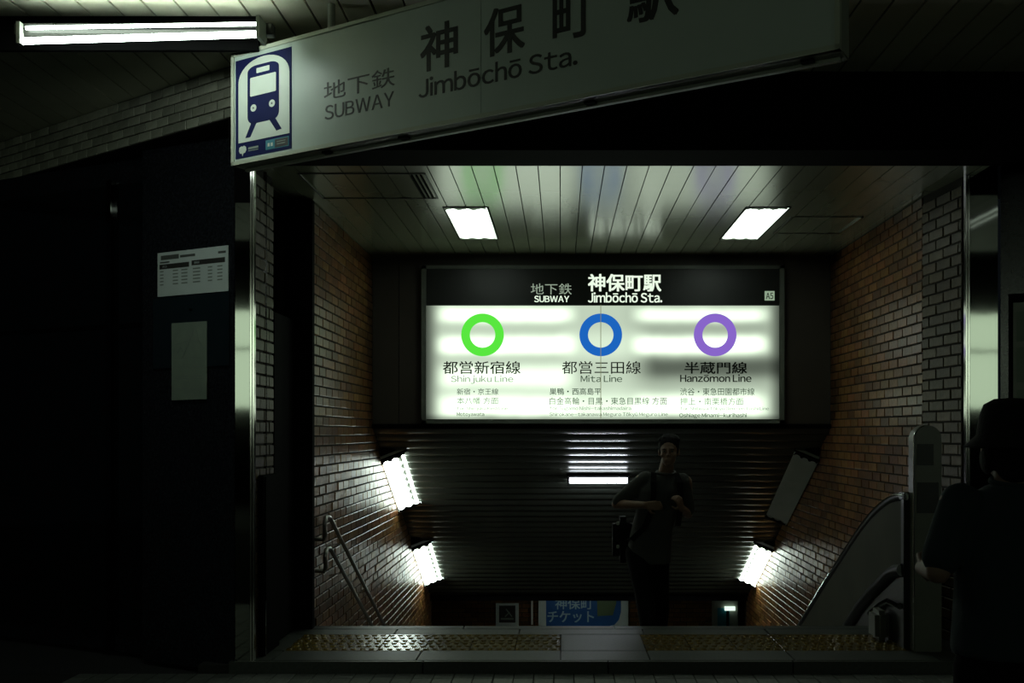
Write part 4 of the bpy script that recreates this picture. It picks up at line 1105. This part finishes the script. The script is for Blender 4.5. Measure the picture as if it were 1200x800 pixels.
bb = MB(); bb.box((.45,8.145,H-.90), (.58,8.17,H-.74)); bb.build('flap', M['bag'], bg, bevel=.008)
for zz in (-.76, -.95):
    bb = MB(); bb.box((.455,8.13,H+zz), (.48,8.147,H+zz+.028)); bb.build('buckle', M['frame_grey'], bg, bevel=.004)
def strap(pts, w=.022):
    bb = MB(); P_ = [Vector(p) for p in pts]
    for a, c in zip(P_[:-1], P_[1:]):
        dv = (c-a).normalized(); sd = dv.cross(Vector((0,1,0))).normalized()*w; bb.obox(a-sd-dv*.004, (c-a)+dv*.008, sd*2, (0,-.006,0))
    bb.build('strap', M['bag'], bg)
strap([V(.745,7.97,-.325), V(.735,7.895,-.40), V(.735,7.88,-.50), V(.72,7.885,-.62), V(.66,7.90,-.76), V(.57,7.96,-.86), V(.545,8.17,-.90)])
strap([V(.925,7.97,-.335), V(.945,7.895,-.40), V(.95,7.885,-.50), V(.945,7.885,-.62), V(.93,7.9,-.74)])

# person at the right, seen from behind
pr = thing('person', (1.43, 3.15, 0), 'person in dark teal t-shirt and dark brimmed hat seen from behind, right edge', 'person')
hc2 = V(1.425, 3.17, -.045); fw2 = Vector((.12, 1, 0)).normalized()
SL_, EL_, WL_ = V(1.245, 3.15, -.225), V(1.175, 3.10, -.435), V(1.215, 3.34, -.455)
SR_, ER_, WR_ = V(1.615, 3.15, -.225), V(1.685, 3.10, -.45), V(1.64, 3.33, -.47)
s = Soup(); P2, hq2 = head(s, hc2, fw2)
s.cap(V(1.425,3.15,-.12), V(1.428,3.14,-.21), .052, .058)
s.loft([(V(1.43,3.15,-.80),.14,.10),(V(1.43,3.15,-.70),.165,.11),(V(1.43,3.15,-.55),.14,.098),(V(1.43,3.15,-.40),.16,.105),(V(1.43,3.14,-.27),.175,.10),(V(1.43,3.14,-.20),.11,.075),(V(1.43,3.14,-.17),.06,.06)])
s.chain([SL_, EL_, WL_], [.048,.038,.027]); s.chain([SR_, ER_, WR_], [.048,.038,.027])
LG = []
for x in (1.345, 1.515):
    hp, kn, an = V(x,3.15,-.75), V(x+(.01 if x > 1.43 else -.01),3.17,-1.09), Vector((x, 3.13, .075)); LG.append((hp, kn, an))
    s.chain([hp, kn, an], [.085,.055,.038]); s.cap(an+Vector((0,-.03,-.04)), an+Vector((0,.15,-.05)), .03, .022)
hand(s, WL_, (.25,1,.1), (1,-.1,.2), .92, 1.0, 1); hand(s, WR_, (-.25,1,.1), (-1,-.1,.2), .92, 1.0, -1)
s.done('body', M['skin'], pr, .0075, 3)
s = Soup()
s.loft([(V(1.43,3.15,-.70),.190,.140),(V(1.43,3.15,-.60),.182,.135),(V(1.43,3.15,-.48),.176,.128),(V(1.43,3.15,-.36),.184,.126),(V(1.43,3.14,-.26),.190,.118),(V(1.43,3.14,-.195),.125,.09),(V(1.43,3.14,-.165),.075,.072)])
s.chain([SL_+Vector((.02,0,0)), EL_.lerp(SL_,.22)], [.066,.062]); s.chain([SR_-Vector((.02,0,0)), ER_.lerp(SR_,.22)], [.066,.062])
s.done('t_shirt', M['tee'], pr, .011, 3)
bb = MB(); cc = V(1.428, 3.14, -.158)
bb.tube([cc+Vector((.066*math.cos(a), .062*math.sin(a), .010*math.sin(a))) for a in [2*math.pi*k/20 for k in range(20)]], .010, 8, closed=True); bb.build('collar', M['tee'], pr, smooth=True)
s = Soup(); s.loft([(V(1.43,3.15,-.86),.165,.118),(V(1.43,3.15,-.66),.168,.12)])
for hp, kn, an in LG: s.chain([hp, kn, an+Vector((0,0,.03))], [.10,.078,.066])
s.done('trousers', M['trousers'], pr, .014, 3)
for hp, kn, an in LG:
    s = Soup(); s.cap(an+Vector((0,-.045,-.038)), an+Vector((0,.16,-.047)), .037, .028); s.done('shoe', M['leather'], pr, .009, 2)
s = Soup(); s.ell(P2(0,-.025,.0), (.084,.092,.092), hq2)
for g_ in (-1, 1): s.ell(P2(.07*g_, -.02, -.04), (.02,.05,.05), hq2)
s.ell(P2(0,-.07,-.06), (.062,.035,.055), hq2)
s.done('hair', M['hair'], pr, .008, 1)
hcn = P2(0, -.012, .035)
hat_p = [(.0,.118),(.045,.115),(.075,.098),(.088,.06),(.094,.02),(.097,.0),(.118,-.022),(.135,-.036),(.134,-.040),(.115,-.028),(.093,-.008),(.088,0.0)]
bb = MB(); nseg = 28
for (r_, z_) in hat_p:
    for k in range(nseg):
        a = 2*math.pi*k/nseg; rr1 = max(r_, .001)
        bb.v.append(tuple(hcn+Vector((rr1*math.cos(a), rr1*1.12*math.sin(a), z_))))
for j in range(len(hat_p)-1):
    for k in range(nseg): bb.f.append((j*nseg+k, j*nseg+(k+1) % nseg, (j+1)*nseg+(k+1) % nseg, (j+1)*nseg+k)); bb.r.append(0)
ht = tag(bb.build('hat', M['bag'], None, smooth=True), 'dark brimmed cloth hat on the head of the person at right', 'hat')
